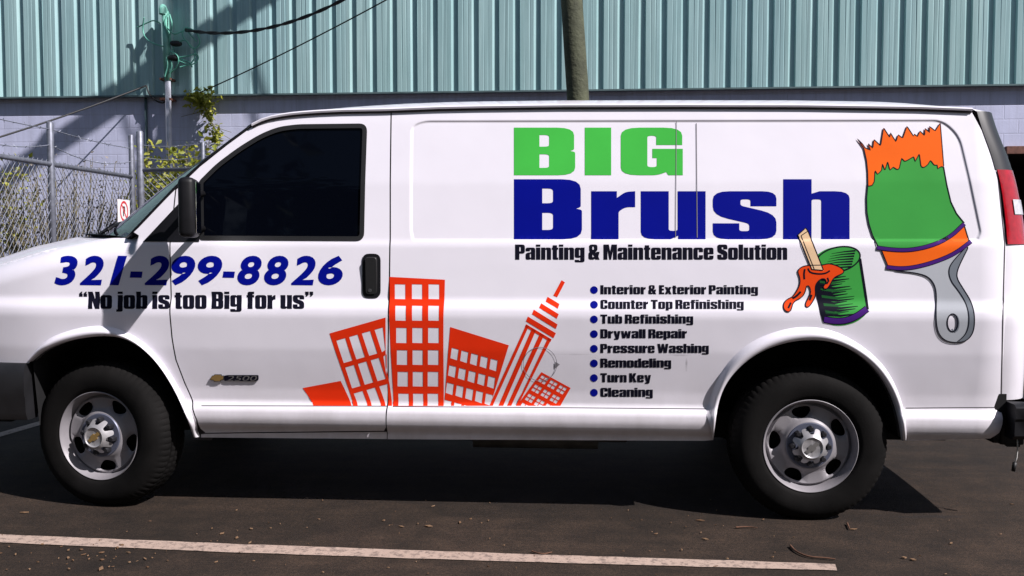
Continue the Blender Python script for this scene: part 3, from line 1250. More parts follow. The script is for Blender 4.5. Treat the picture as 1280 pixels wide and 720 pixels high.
# --- door mirror
pm = at_y(235.5, 260, -.165)
b = MB()
MR = R(16)
b.box((pm[0] + .004, -.165, pm[2]), (.075, .215, .275), MR, bev=.026)
mir = autosmooth(b.build("door_mirror", M['black_plastic'], van), 40)
b = MB()
b.box((pm[0] + .004 + .040 * math.cos(MR), -.165 + .040 * math.sin(MR), pm[2]), (.004, .18, .235), MR, bev=.0015)
b.build("mirror_glass", simple("mirror_glass", (.75, .78, .8), .03, metal=1.0), mir)
for dz in (.07, -.085):
    b = MB()
    b.tube([(pm[0] - .015, -.09, pm[2] + dz), (pm[0] - .03, float(S(pm[0], pm[2])[0]) - .004, pm[2] + dz * 1.1)], .017, 8)
    b.build("mirror_arm", M['black_plastic'], mir, smooth=True)
b = MB()
b.box((pm[0] + .004, VW + .165, pm[2]), (.075, .215, .275), -MR, bev=.026)
mir2 = autosmooth(b.build("door_mirror", M['black_plastic'], van), 40)
for dz in (.07, -.085):
    b = MB()
    b.tube([(pm[0] - .015, VW + .09, pm[2] + dz), (pm[0] - .03, VW - .05, pm[2] + dz * 1.1)], .017, 8)
    b.build("mirror_arm", M['black_plastic'], mir2, smooth=True)

# --- door handle: recessed cup with a pull
hpx = fillet([(453, 317, 9), (476, 317, 9), (476, 372.5, 9), (453, 372.5, 9)])
hd = panel("door_handle", [hpx], M['black_plastic'], door, off=-.004, du=.02, dv=.02)
b = MB()
lp = side_list(inset(hpx, 4.0))
c = np.mean(lp, 0)
n = len(lp)
ys = float(S(c[0], c[1])[0])
b.add([(x, ys - .004, z) for x, z in lp] + [(lerp(x, c[0], .12), ys - .016, lerp(z, c[1], .05)) for x, z in lp] , [(i, (i + 1) % n, n + (i + 1) % n, n + i) for i in range(n)] + [tuple(range(n, 2 * n))])
autosmooth(b.build("pull", M['rubber'], hd), 50)
b = MB()
kc = side(463, 363)
b.tube([(kc[0], ys - .014, kc[1]), (kc[0], ys - .019, kc[1])], [.009, .008], 14)
b.build("lock", M['badge_grey'], hd)

# ------------------------------------------------------------------ vinyl graphics
G = {}
X = .80
H_O = [(.235, .14, .03), (.235, .66, .03), (.305, .66, .03), (.305, .14, .03)]
G['B'] = [[(0, 0), (0, 1), (.555, 1, .16), (.555, .535, .06), (.515, .51), (.565, .49, .06), (.565, 0, .16)], [(.235, .60), (.235, .845), (.325, .845, .05), (.325, .60, .05)], [(.235, .155), (.235, .44), (.325, .44, .05), (.325, .155, .05)]]
G['C'] = [[(0, 0, .17), (0, 1, .17), (.555, 1, .17), (.555, .60), (.32, .60), (.32, .84, .04), (.235, .84, .04), (.235, .16, .04), (.32, .16, .04), (.32, .40), (.555, .40), (.555, 0, .17)]]
G['D'] = [[(0, 0), (0, 1), (.555, 1, .17), (.555, 0, .17)], [(.235, .16), (.235, .84), (.32, .84, .05), (.32, .16, .05)]]
G['E'] = [[(0, 0), (0, 1), (.40, 1), (.40, .8), (.235, .8), (.235, .62), (.385, .62), (.385, .42), (.235, .42), (.235, .2), (.41, .2), (.41, 0)]]
G['G'] = [[(0, 0, .17), (0, 1, .17), (.555, 1, .17), (.555, .635), (.32, .635), (.32, .83, .04), (.24, .83, .04), (.24, .17, .04), (.325, .17, .04), (.325, .36), (.285, .36), (.285, .555), (.56, .555), (.56, 0), (.43, 0), (.41, .065), (.33, 0, .06)]]
G['I'] = [[(0, 0), (0, 1), (.245, 1), (.245, 0)]]
G['K'] = [[(0, 0), (0, 1), (.235, 1), (.235, .62), (.34, 1), (.58, 1), (.43, .53), (.60, 0), (.35, 0), (.235, .42), (.235, 0)]]
G['M'] = [[(0, 0), (0, 1), (.30, 1), (.375, .52), (.45, 1), (.75, 1), (.75, 0), (.53, 0), (.53, .66), (.43, 0), (.32, 0), (.22, .66), (.22, 0)]]
G['N'] = [[(0, 0), (0, 1), (.22, 1), (.34, .55), (.34, 1), (.55, 1), (.55, 0), (.335, 0), (.21, .46), (.21, 0)]]
G['P'] = [[(0, 0), (0, 1), (.54, 1, .16), (.54, .40, .16), (.235, .40), (.235, 0)], [(.235, .55), (.235, .84), (.315, .84, .04), (.315, .55, .04)]]
G['R'] = [[(0, 0), (0, 1), (.555, 1, .16), (.555, .52, .08), (.48, .47), (.555, .42, .05), (.555, 0), (.325, 0), (.325, .38, .04), (.235, .38), (.235, 0)], [(.235, .56), (.235, .84), (.32, .84, .04), (.32, .56, .04)]]
_s = [(0, .80, .14), (.54, .80, .14), (.54, .55), (.32, .55), (.32, .665, .03), (.235, .665, .03), (.235, .56, .03), (.54, .42, .14), (.54, 0, .14), (0, 0, .14), (0, .265), (.225, .265), (.225, .135, .03), (.31, .135, .03), (.31, .26, .04), (0, .40, .14)]
G['s'] = [_s]
G['S'] = [[(p[0] * 1.03, p[1] / .8) + tuple(p[2:]) for p in _s]]
G['T'] = [[(.15, 0), (.15, .8), (0, .8), (0, 1), (.535, 1), (.535, .8), (.385, .8), (.385, 0)]]
G['W'] = [[(.12, 0), (0, 1), (.22, 1), (.28, .45), (.35, 1), (.53, 1), (.60, .45), (.66, 1), (.88, 1), (.76, 0), (.50, 0), (.44, .45), (.38, 0)]]
G['a'] = [[(0, 0, .12), (0, .44, .12), (.30, .50, .03), (.30, .665, .03), (.235, .665, .03), (.235, .555), (0, .555), (0, .80, .14), (.53, .80, .14), (.53, 0), (.30, 0), (.30, .06), (.22, 0, .05)], [(.235, .14, .03), (.235, .36, .03), (.30, .40), (.30, .14, .03)]]
G['b'] = [[(0, 0), (0, 1), (.235, 1), (.235, .76), (.30, .80), (.54, .80, .14), (.54, 0, .14), (.28, 0), (.225, .06), (.225, 0)], H_O]
G['c'] = [[(0, 0, .14), (0, .8, .14), (.53, .8, .14), (.53, .50), (.305, .50), (.305, .66, .03), (.235, .66, .03), (.235, .14, .03), (.305, .14, .03), (.305, .30), (.53, .30), (.53, 0, .14)]]
G['d'] = [[(.54, 0), (.54, 1), (.305, 1), (.305, .76), (.24, .80), (0, .80, .14), (0, 0, .14), (.26, 0), (.315, .06), (.315, 0)], H_O]
G['e'] = [[(0, 0, .14), (0, .8, .14), (.54, .8, .14), (.54, .36), (.235, .36), (.235, .14, .03), (.305, .14, .03), (.305, .27), (.54, .27), (.54, 0, .14)], [(.235, .48), (.235, .66, .03), (.305, .66, .03), (.305, .48)]]
G['f'] = [[(.05, 0), (.05, .66), (0, .66), (0, .8), (.05, .8), (.05, 1, .1), (.36, 1), (.36, .86), (.285, .86, .03), (.285, .8), (.36, .8), (.36, .66), (.285, .66), (.285, 0)]]
G['g'] = [[(0, .13, .12), (0, .8, .14), (.26, .8), (.31, .74), (.31, .8), (.54, .8), (.54, -.17, .13), (0, -.17, .13), (0, -.005), (.235, -.005), (.235, -.06), (.305, -.06), (.305, .16), (.24, .12)], [(.235, .27, .03), (.235, .66, .03), (.305, .66, .03), (.305, .27, .03)]]
G['h'] = [[(0, 0), (0, 1), (.235, 1), (.235, .76), (.30, .8), (.55, .8, .14), (.55, 0), (.315, 0), (.315, .665, .03), (.235, .665, .03), (.235, 0)]]
G['i'] = [[(0, 0), (0, .8), (.24, .8), (.24, 0)], [(0, .865), (0, 1), (.24, 1), (.24, .865)]]
G['j'] = [[(.04, .8), (.28, .8), (.28, -.17, .12), (-.03, -.17), (-.03, -.03), (.04, -.03, .02)], [(.04, .865), (.04, 1), (.28, 1), (.28, .865)]]
G['l'] = [[(0, 0), (0, 1), (.24, 1), (.24, 0)]]
G['m'] = [[(0, 0), (0, .8), (.225, .8), (.225, .75), (.29, .8), (.46, .8, .06), (.51, .74), (.58, .8), (.83, .8, .14), (.83, 0), (.605, 0), (.605, .66, .03), (.53, .66, .03), (.53, 0), (.305, 0), (.305, .66, .03), (.225, .66, .03), (.225, 0)]]
G['n'] = [[(0, 0), (0, .8), (.225, .8), (.225, .75), (.30, .8), (.55, .8, .14), (.55, 0), (.315, 0), (.315, .66, .03), (.235, .66, .03), (.235, 0)]]
G['o'] = [[(0, 0, .14), (0, .8, .14), (.54, .8, .14), (.54, 0, .14)], H_O]
G['p'] = [[(0, -.17), (0, .8), (.225, .8), (.225, .74), (.28, .8), (.54, .8, .14), (.54, 0, .14), (.30, 0), (.235, .03), (.235, -.17)], H_O]
G['r'] = [[(0, 0), (0, .8), (.225, .8), (.225, .69), (.30, .79, .04), (.385, .8), (.385, .535), (.30, .535, .04), (.24, .46, .03), (.24, 0)]]
G['t'] = [[(.05, 0, .1), (.05, .66), (0, .66), (0, .8), (.05, .8), (.05, .95), (.285, .95), (.285, .8), (.35, .8), (.35, .66), (.285, .66), (.285, .14, .02), (.35, .14), (.35, 0)]]
G['u'] = [[(0, .8), (.235, .8), (.235, .14, .03), (.31, .14, .03), (.31, .8), (.545, .8), (.545, 0), (.315, 0), (.315, .06), (.25, 0), (0, 0, .14)]]
G['w'] = [[(.10, 0), (0, .8), (.21, .8), (.26, .35), (.32, .8), (.47, .8), (.53, .35), (.58, .8), (.79, .8), (.69, 0), (.45, 0), (.395, .35), (.34, 0)]]
G['x'] = [[(0, 0), (.13, .41), (0, .8), (.22, .8), (.265, .6), (.31, .8), (.52, .8), (.40, .41), (.53, 0), (.31, 0), (.265, .22), (.22, 0)]]
G['y'] = [[(0, .8), (.22, .8), (.275, .3), (.33, .8), (.54, .8), (.42, -.02), (.37, -.17, .1), (.05, -.17), (.05, -.03), (.16, -.03, .02), (.16, .04)]]
G['&'] = [[(0, 0, .14), (0, .42, .1), (.07, .52), (.04, .62), (.04, 1, .14), (.50, 1, .14), (.50, .62, .08), (.40, .50), (.43, .42), (.44, .52), (.62, .52), (.55, .2), (.62, 0), (.40, 0), (.36, .06), (.28, 0)], [(.22, .66), (.22, .87, .03), (.31, .87, .03), (.31, .66)], [(.22, .16, .03), (.22, .38), (.33, .2)]]
_q = [(0, .70), (0, .88), (.10, 1), (.16, 1), (.13, .88), (.17, .88), (.17, .70)]
G['“'] = [_q, [(p[0] + .21, p[1]) for p in _q]]
_q2 = [(0, .82), (0, 1), (.17, 1), (.17, .82), (.07, .70), (.01, .70), (.04, .82)]
G['”'] = [_q2, [(p[0] + .21, p[1]) for p in _q2]]


def glyph_width(ch):
    return max(p[0] for lp in G[ch] for p in lp) - min(0, min(p[0] for lp in G[ch] for p in lp) * 0)


def layout(text, gap=.045, space=.17):
    """-> list of glyph loop sets in cap-height units, total width"""
    x, out = 0.0, []
    for ch in text:
        if ch == ' ':
            x += space
            continue
        out.append([[(px_ + x, py_) for px_, py_ in fillet(lp, 4)] for lp in G[ch]])
        x += glyph_width(ch) + gap
    return out, x - gap


class Decal:
    """conforming vinyl collected in picture coordinates, laid on the body side"""

    def __init__(s, off=-.0010):
        s.v, s.f, s.m, s.off, s.n = [], [], [], off, []

    def loops(s, loops_px, mi=0, du=.03, dv=.0125, lift=0.0):
        L = [[side(*p) for p in lp] for lp in loops_px]
        V, T = fill(L, du, dv)
        o = len(s.v)
        P = np.stack([V[:, 0], S(V[:, 0], V[:, 1]) + s.off - lift, V[:, 1]], -1)
        s.v += list(P)
        s.n += list(Sn(V[:, 0], V[:, 1]))
        s.f += [tuple(t + o) for t in T]
        s.m += [mi] * len(T)

    def stroke(s, pts, wpx, mi=0, closed=False, lift=0.0, taper=False):
        L = np.array(pts, float)
        if closed:
            L = np.vstack([L, L[:1]])
        L = resample(L, max(3, int(np.linalg.norm(np.diff(L, axis=0), axis=1).sum() / 2.5)))
        t = np.gradient(L, axis=0)
        if closed:
            t[0] = t[-1] = t[0] + t[-1]
        t /= np.linalg.norm(t, axis=1)[:, None] + 1e-9
        ww = np.full(len(L), wpx)
        if taper:
            ww = wpx * (np.linspace(1, .15, len(L)))
        nn = np.stack([-t[:, 1], t[:, 0]], -1) * ww[:, None] / 2
        A, B = np.array(side_list(L + nn)), np.array(side_list(L - nn))
        V = np.vstack([A, B])
        k = len(L)
        o = len(s.v)
        P = np.stack([V[:, 0], S(V[:, 0], V[:, 1]) + s.off - lift, V[:, 1]], -1)
        s.v += list(P)
        s.n += list(Sn(V[:, 0], V[:, 1]))
        q0 = (V[k] - V[0])[0] * (V[k + 1] - V[0])[1] - (V[k] - V[0])[1] * (V[k + 1] - V[0])[0]
        s.f += [(o + i, o + k + i, o + k + i + 1, o + i + 1) for i in range(k - 1)] if q0 > 0 else [(o + i, o + i + 1, o + k + i + 1, o + k + i) for i in range(k - 1)]
        s.m += [mi] * (k - 1)

    def text(s, text, x0, x1, base, cap, mi=0, **kw):
        gl_, wd = layout(text, **kw)
        for loops in gl_:
            if text and len(loops) >= 1:
                s.loops([[(lerp(x0, x1, p[0] / wd), base + (cap - base) * p[1]) for p in lp] for lp in loops], mi)

    def build(s, name, mats, parent, label=None):
        o = mesh_obj(name, s.v, s.f, mats, parent, normals=s.n, fm=s.m)
        if label:
            o['label'] = label
        return o


# green BIG
d = Decal()
for ch, a, c in (('B', 642.5, 719), ('I', 731, 764), ('G', 776, 853.5)):
    d.text(ch, a, c, 219, 159.5)
d.build("lettering", [M['v_green']], cargo, "wide green three-letter word")
d = Decal()
for ch, a, c in (('B', 642.5, 727.5), ('r', 739, 794), ('u', 801, 882), ('s', 891, 970.5), ('h', 979, 1062)):
    d.text(ch, a, c, 299, 224)
d.build("lettering", [M['v_blue']], cargo, "wide dark blue five-letter word")
d = Decal()
d.text("Painting & Maintenance Solution", 644, 984, 324.6, 305.6)
d.build("lettering", [M['v_black']], cargo, "black lettering naming the trade under the wide blue word")
lst = [("Interior & Exterior Painting", 947.5), ("Counter Top Refinishing", 929.7), ("Tub Refinishing", 866.5), ("Drywall Repair", 858.6), ("Pressure Washing", 886), ("Remodeling", 839), ("Turn Key", 813.7), ("Cleaning", 816)]
for i, (s_, x1) in enumerate(lst):
    d = Decal()
    by = 367.8 + i * 18.33
    d.text(s_, 750.5, x1, by, by - 11.4)
    d.loops([[(742.5 + 4.8 * math.cos(a), by - 5.3 + 4.8 * math.sin(a)) for a in np.linspace(0, 2 * math.pi, 25)[:-1]]], 1)
    d.build("lettering", [M['v_black'], M['v_blue']], cargo, "black lettering " + s_ + " behind a blue dot")


# phone number in heavy slanted grotesque (Blender's built-in font outline, thickened)
def font_loops(text, offset, shear):
    cu = bpy.data.curves.new("glyphs", 'FONT')
    cu.body = text
    cu.size = 1.0
    cu.offset = offset
    cu.shear = shear
    cu.fill_mode = 'NONE'
    cu.resolution_u = 5
    o = bpy.data.objects.new("glyphs", cu)
    C.objects.link(o)
    dg = bpy.context.evaluated_depsgraph_get()
    me = o.evaluated_get(dg).to_mesh()
    co = [tuple(v.co[:2]) for v in me.vertices]
    nb = {}
    for e in me.edges:
        a, b_ = e.vertices
        nb.setdefault(a, []).append(b_)
        nb.setdefault(b_, []).append(a)
    seen, loops = set(), []
    for st in nb:
        if st in seen:
            continue
        lp, cur, prev = [], st, None
        while cur not in seen:
            seen.add(cur)
            lp.append(co[cur])
            nx = [q for q in nb[cur] if q != prev and q not in seen]
            prev = cur
            if not nx:
                break
            cur = nx[0]
        if len(lp) > 2:
            loops.append(lp)
    o.evaluated_get(dg).to_mesh_clear()
    bpy.data.objects.remove(o)
    bpy.data.curves.remove(cu)
    return loops


def font_decal(d, text, x0, x1, base, cap, offset, shear, mi=0):
    L = font_loops(text, 0, shear)
    if offset:
        hole = [any(inside([q], [lp[0]])[0] for q in L if q is not lp) for lp in L]
        L = [inset(lp, offset if h else -offset) for lp, h in zip(L, hole)]
    A = np.array([p for lp in L for p in lp])
    lo, hi = A.min(0), A.max(0)
    d.loops([[(lerp(x0, x1, (p[0] - lo[0]) / (hi[0] - lo[0])), lerp(base, cap, (p[1] - lo[1]) / (hi[1] - lo[1]))) for p in lp] for lp in L], mi)


d = Decal()
for ch, a, c in (('3', 68, 97.2), ('2', 100, 129.8), ('1', 137, 159), ('-', 162.2, 178.4), ('2', 181, 211.6), ('9', 214.2, 244.3), ('9', 247.3, 278),
                 ('-', 278.2, 293.8), ('8', 296.8, 327.2), ('8', 330.2, 360.7), ('2', 364, 394.6), ('6', 397.6, 428.5)):
    font_decal(d, ch, a, c, *((347.3, 339.2) if ch == '-' else (356.6, 319.6)), .037, .20)
d.build("lettering", [M['v_blue']], door, "slanted dark blue telephone number")
d = Decal()
d.text("“No job is too Big for us”", 99, 391.5, 386, 364.5, space=.19)
d.build("lettering", [M['v_black']], door, "black lettering with the slogan No job is too Big for us")

# model badge: two-armed gold emblem and figures
bx = lambda x, y: (240 + x / 12, 440 + y / 12)
b = MB()
lp = [bx(*p) for p in [(285, 410), (315, 360), (340, 360), (350, 342), (440, 342), (445, 360), (480, 358), (470, 410), (440, 410), (430, 432), (345, 432), (335, 412)]]


def raised(b, lp_px, h0, h1, mi=0):
    V, T = fill([side_list(lp_px)])
    n = len(V)
    ys = S(V[:, 0], V[:, 1])
    b.add([(p[0], y - h1, p[1]) for p, y in zip(V, ys)], T, mi)
    L = np.array(side_list(lp_px))
    n = len(L)
    ys = S(L[:, 0], L[:, 1])
    b.add([(p[0], y - h0, p[1]) for p, y in zip(L, ys)] + [(p[0], y - h1, p[1]) for p, y in zip(L, ys)], [(i, (i + 1) % n, n + (i + 1) % n, n + i) for i in range(n)], mi)


raised(b, inset(lp, -.9), 0, .008, 1)
raised(b, lp, 0, .010, 0)
badge = b.build("badge", [M['gold'], M['badge_grey']], door)
badge['label'] = "gold bow tie emblem with raised dark figures 2500"
b = MB()
raised(b, fillet([bx(*p) + (1.5,) for p in [(490, 352), (540, 345), (1000, 345), (1000, 420), (960, 438), (490, 432)]]), 0, .007, 0)
b.build("badge_plate", [M['v_black']], badge)
d = Decal(-.0085)
font_decal(d, "2500", bx(530, 0)[0], bx(985, 0)[0], bx(0, 428)[1], bx(0, 352)[1], .0, .2)
d.build("badge_figures", [simple("badge_silver", (.20, .195, .2), .4, metal=.5)], badge)

# red skyline
sk = lambda x, y: (360 + x / 3.368, 330 + y / 3.368)
SK = lambda pts: [sk(*p) for p in pts]
BASE = 597


def clipq(q):
    """clip a quad at the base line of the skyline"""
    out = []
    for i in range(len(q)):
        a, c = q[i], q[(i + 1) % len(q)]
        if a[1] <= BASE:
            out.append(a)
        if (a[1] <= BASE) != (c[1] <= BASE):
            t = (BASE - a[1]) / (c[1] - a[1])
            out.append((a[0] + t * (c[0] - a[0]), BASE))
    return out


d = Decal()
d.loops([SK([(62, 522), (222, 492), (268, 597), (108, 597)])])
# second block, leaning left; its right edge stops at the tall block
o_ = np.array([175., 292.])
ru, dn = np.array([233., -66.]), np.array([100., 305.])
hole = []
for (v0, v1) in ((.115, .425), (.485, .775), (.845, 1.35)):
    for (u0, u1) in ((.075, .235), (.305, .46), (.535, .685), (.765, .915)):
        q = clipq([tuple(o_ + ru * u + dn * v) for u, v in ((u0, v0), (u1, v0), (u1, v1), (u0, v1))])
        lim = 411 + (min(p[1] for p in q) - 225) * .05 - 3 if q else 0
        q = [(min(p[0], lim), p[1]) for p in q]
        if len(q) > 2 and max(p[0] for p in q) - min(p[0] for p in q) > 6:
            hole.append(SK(q))
d.loops([SK(clipq([(175, 292), (411, 225), (412.5, 430), (428, 505), (438, 597), (275, 597)]))] + hole)
hole = []
for (y0, y1) in ((85, 147), (175, 238), (268, 332), (362, 424), (453, 515), (545, 597)):
    for (x0, x1) in ((450, 494), (522, 565), (592, 637)):
        k = (y0 - 85) / 512
        sh = lambda x: x + (16 * k if x < 520 else (5 * k if x < 580 else -5 * k))
        hole.append(SK([(sh(x0), y0), (sh(x1), y0 + 1), (sh(x1), min(597, y1 + 1)), (sh(x0), y1)]))
hole = [[(x, min(y, sk(0, 596.5)[1])) for x, y in lp] for lp in hole]
d.loops([SK([(428, 54), (661, 66), (655, 597.6), (443, 597.6)])] + hole)
hole = []
for r_ in range(4):
    for c_ in range(5):
        p = np.array([690., 352.]) + np.array([41., 11.5]) * c_ + np.array([-10., 73.]) * r_
        q = clipq([tuple(p), tuple(p + [29, 8]), tuple(p + [23, 54]), tuple(p + [-6, 44])])
        if len(q) > 2:
            hole.append(SK(q))
d.loops([SK(clipq([(683, 265), (930, 342), (850, 600), (656, 600)]))] + hole)
for q in ([(1152, 68), (1166, 77), (1133, 140), (1117, 133)], [(1093, 138), (1143, 168), (1136, 188), (1085, 158)], [(1066, 165), (1140, 211), (1132, 230), (1057, 184)], [(1035, 192), (1135, 254), (1128, 273), (1027, 211)], [(1010, 221), (1128, 291), (1118, 312), (1002, 241)]):
    d.loops([SK(q)])
for (t0, t1, b0, b1) in ((1003, 1014, 848, 862), (1028, 1044, 886, 906), (1062, 1078, 922, 940), (1095, 1108, 960, 968)):
    yt = lambda x: 255 + (x - 1003) * .6
    d.loops([SK([(t0, yt(t0)), (t1, yt(t1)), (b1, 597), (b0, 597)])])
d.loops([SK([(1003, 253), (1110, 317), (1105, 328), (998, 264)])])
o_ = np.array([1067., 455.])
ru, dn = np.array([123., 67.]), np.array([-102., 144.])
hole = []
for gr in range(4):
    for gc in range(3):
        for a in (0, 1):
            for c in (0, 1):
                u0 = .07 + gc * .31 + a * .125
                v0 = .05 + gr * .27 + c * .10
                q = clipq([tuple(o_ + ru * u + dn * v) for u, v in ((u0, v0), (u0 + .10, v0), (u0 + .10, v0 + .08), (u0, v0 + .08))])
                if len(q) > 2:
                    hole.append(SK(q))
d.loops([SK(clipq([(1067, 455), (1190, 522), (1145, 600), (962, 600)]))] + hole)
d.build("skyline_graphic", [M['v_red']], cargo, "red skyline of six cut-out office blocks")

# plain paint brush and paint tin
kk = lambda x, y: (960 + x / 2.4, 140 + y / 2.4)
KK = lambda pts: [kk(*p[:2]) for p in pts]
BRM = [M['v_black'], M['v_brush'], M['v_orange'], M['v_purple'], M['v_grey'], M['v_dgrey'], M['v_white']]
d = Decal(-.0030)
hz_ = lambda pts: [((100 + x / 7.2) * 2.4, (5 + y / 7.2) * 2.4) for x, y in pts]
hair_top = hz_([(80, 205), (128, 250), (150, 285), (200, 308), (176, 246), (222, 290), (230, 210), (292, 268), (318, 105), (375, 195), (378, 150), (430, 232), (448, 168), (490, 200), (528, 92), (590, 185), (592, 160), (622, 186), (645, 135), (688, 178), (690, 112), (732, 148), (730, 92), (782, 135), (828, 62), (860, 460)])
hair_bot = hz_([(835, 455), (805, 475), (800, 440), (775, 445), (740, 398), (715, 440), (680, 465), (655, 455), (640, 340), (602, 410), (590, 365), (545, 392), (510, 410), (480, 380), (460, 470), (445, 485), (405, 460), (375, 488), (355, 410), (330, 490), (308, 430), (300, 490), (265, 525), (240, 490), (235, 590), (215, 625), (178, 632), (175, 500), (165, 400), (140, 290)])
body = [(299, 215), (295, 260), (296, 300), (302, 335), (313, 370), (330, 402), (365, 408), (400, 410), (445, 407), (490, 396), (535, 378), (570, 355), (588, 333), (565, 305), (548, 270), (536, 220), (526, 160), (500, 100), (440, 100), (390, 120), (320, 160), (303, 180)]
d.loops([KK(body)], 1)
d.stroke(KK([(299, 215), (295, 260), (296, 300), (302, 335), (313, 370), (330, 404)]), 1.4, 0, lift=.0012)
d.stroke(KK([(526, 165), (536, 220), (548, 270), (565, 305), (588, 333)]), 1.4, 0, lift=.0012)
d.loops([KK(hair_top + hair_bot)], 2, lift=.0006)
d.stroke(KK(hair_top + hair_bot), 1.1, 0, closed=True, lift=.0012)
fer = [(338, 410), (380, 418), (430, 418), (490, 404), (545, 380), (588, 340), (604, 392), (560, 425), (500, 450), (440, 464), (395, 468), (360, 464)]
d.loops([KK(fer)], 2)
d.stroke(KK([(338, 410), (360, 464)]), 1.2, 0, lift=.001)
d.stroke(KK([(588, 340), (604, 392)]), 1.2, 0, lift=.001)
band1 = [(326, 407), (380, 414), (430, 414), (490, 401), (545, 376), (588, 335)]
band2 = [(355, 465), (395, 470), (440, 466), (500, 450), (560, 425), (608, 388)]
for bd in (band1, band2):
    q = chaikin(KK(bd), 2, False)
    d.stroke(q, 5.6, 0, lift=.0012)
    d.stroke(q, 4.0, 3, lift=.0018)
hnd = chaikin(KK([(372, 474), (400, 478), (440, 482), (478, 492), (498, 515), (505, 545), (503, 600), (505, 645), (515, 672), (535, 688), (565, 692), (592, 688), (612, 668), (619, 640), (618, 600), (607, 565), (585, 530), (566, 500), (566, 478), (580, 445), (607, 393), (560, 428), (500, 454), (440, 470)]), 2)
hole = [kk(553 + 16 * math.cos(a), 632 + 27 * math.sin(a)) for a in np.linspace(0, 2 * math.pi, 33)[:-1]]
d.loops([hnd, hole], 4)
dk = chaikin(KK([(607, 395), (570, 430), (549, 452), (540, 478), (548, 508), (570, 535), (592, 570), (602, 605), (602, 640), (592, 668), (566, 690), (592, 688), (612, 668), (619, 640), (618, 600), (607, 565), (585, 530), (566, 500), (566, 478), (580, 445)]), 2)
d.loops([dk], 5, lift=.0006)
d.stroke(hnd, 1.3, 0, closed=True, lift=.0012)
d.stroke(chaikin(KK([(600, 398), (549, 452), (540, 478), (548, 508), (570, 535), (592, 570), (602, 605), (602, 640), (592, 668), (566, 690)]), 2, False), 1.1, 0, lift=.0014)
d.stroke(hole, 1.5, 0, closed=True, lift=.0012)
d.stroke([kk(559 + 12 * math.cos(a), 634 + 25 * math.sin(a)) for a in np.linspace(-1.5, 2.4, 24)], 2.2, 5, lift=.0009)
d.build("brush_graphic", BRM, cargo, "plain green paint brush with orange bristles and grey handle")

d = Decal()
BKM = [M['v_black'], M['v_dgreen'], M['v_brush'], M['v_purple'], M['v_paint'], M['v_tan']]
can = chaikin(KK([(140, 440), (150, 425), (180, 408), (225, 401), (262, 408), (278, 432), (281, 465), (290, 530), (300, 590), (296, 606), (270, 628), (235, 640), (200, 642), (172, 632), (163, 605), (150, 560), (142, 500)]), 2)
d.loops([can], 2)
# dark side made of brush-like strokes
for i, yy in enumerate(np.linspace(486, 606, 17)):
    L_ = 62 + 34 * abs(math.sin(i * 2.3)) + (yy - 486) * .12
    x0 = 146 + (yy - 500) * .19
    d.stroke(KK([(x0, yy), (x0 + L_ * .5, yy + 5), (x0 + L_, yy - 1)]), 4.6, 0 if i % 3 else 1, lift=.0006, taper=True)
d.stroke(KK([(146, 500), (153, 555), (165, 605), (172, 628)]), 6.5, 0, lift=.0008)
rim_ = [kk(210 + 66 * math.cos(a) + 6 * math.sin(a), 442 + 36 * math.sin(a) - 14 * math.cos(a)) for a in np.linspace(0, 2 * math.pi, 41)[:-1]]
d.loops([rim_], 2, lift=.0008)
for i in range(7):
    yy = 416 + i * 8
    d.stroke(KK([(262 - i * 2, yy), (228 - i * 6, yy + 3), (190 - i * 4, yy + 9)]), 2.2, 0, lift=.0012, taper=True)
d.stroke(rim_, 1.8, 0, closed=True, lift=.0014)
d.stroke(KK([(276, 440), (290, 530), (299, 592)]), 3.0, 0, lift=.0012)
bb = chaikin(KK([(168, 622), (200, 628), (235, 626), (268, 612), (297, 590)]), 2, False)
d.stroke(bb, 9, 0, lift=.0010)
d.stroke(bb, 6.8, 3, lift=.0015)
bz_ = lambda pts: [(970 + x / 5.146, 280 + y / 5.146) for x, y in pts]
blob = chaikin(bz_([(165, 275), (200, 265), (300, 265), (340, 252), (400, 270), (437, 295), (435, 315), (400, 330), (370, 345), (345, 395), (325, 420), (302, 415), (305, 395), (325, 380), (318, 352), (290, 350), (262, 375), (250, 405), (255, 460), (235, 500), (210, 535), (190, 535), (188, 510), (205, 480), (225, 440), (215, 400), (195, 392), (190, 430), (170, 470), (110, 500), (98, 550), (85, 567), (60, 560), (45, 535), (50, 505), (75, 480), (105, 470), (140, 420), (155, 380), (152, 340), (138, 310), (145, 290)]), 2)
d.loops([blob], 4, lift=.0018)
d.stroke(blob, 1.2, 0, closed=True, lift=.0024)
for q, wq in (([(185, 290), (178, 320), (182, 355)], 2.2), ([(205, 285), (215, 312), (270, 322), (320, 318), (345, 300)], 2.0), ([(330, 345), (342, 360), (325, 385)], 2.0), ([(158, 435), (130, 465), (105, 478)], 2.6), ([(228, 455), (215, 490)], 2.4), ([(95, 505), (78, 540)], 2.4)):
    d.stroke(chaikin(bz_(q), 2, False), wq, 0, lift=.0026)
stk_ = bz_([(140, 70), (190, 25), (205, 45), (305, 298), (230, 292)])
d.loops([stk_], 5, lift=.0024)
d.stroke(stk_, 1.2, 0, closed=True, lift=.0030)
d.stroke(bz_([(160, 75), (205, 45)]), 1.0, 0, lift=.0032)
d.stroke(bz_([(160, 75), (245, 290)]), .9, 0, lift=.0032)
d.build("bucket_graphic", BKM, cargo, "green paint tin with tan stick and dripping orange paint")
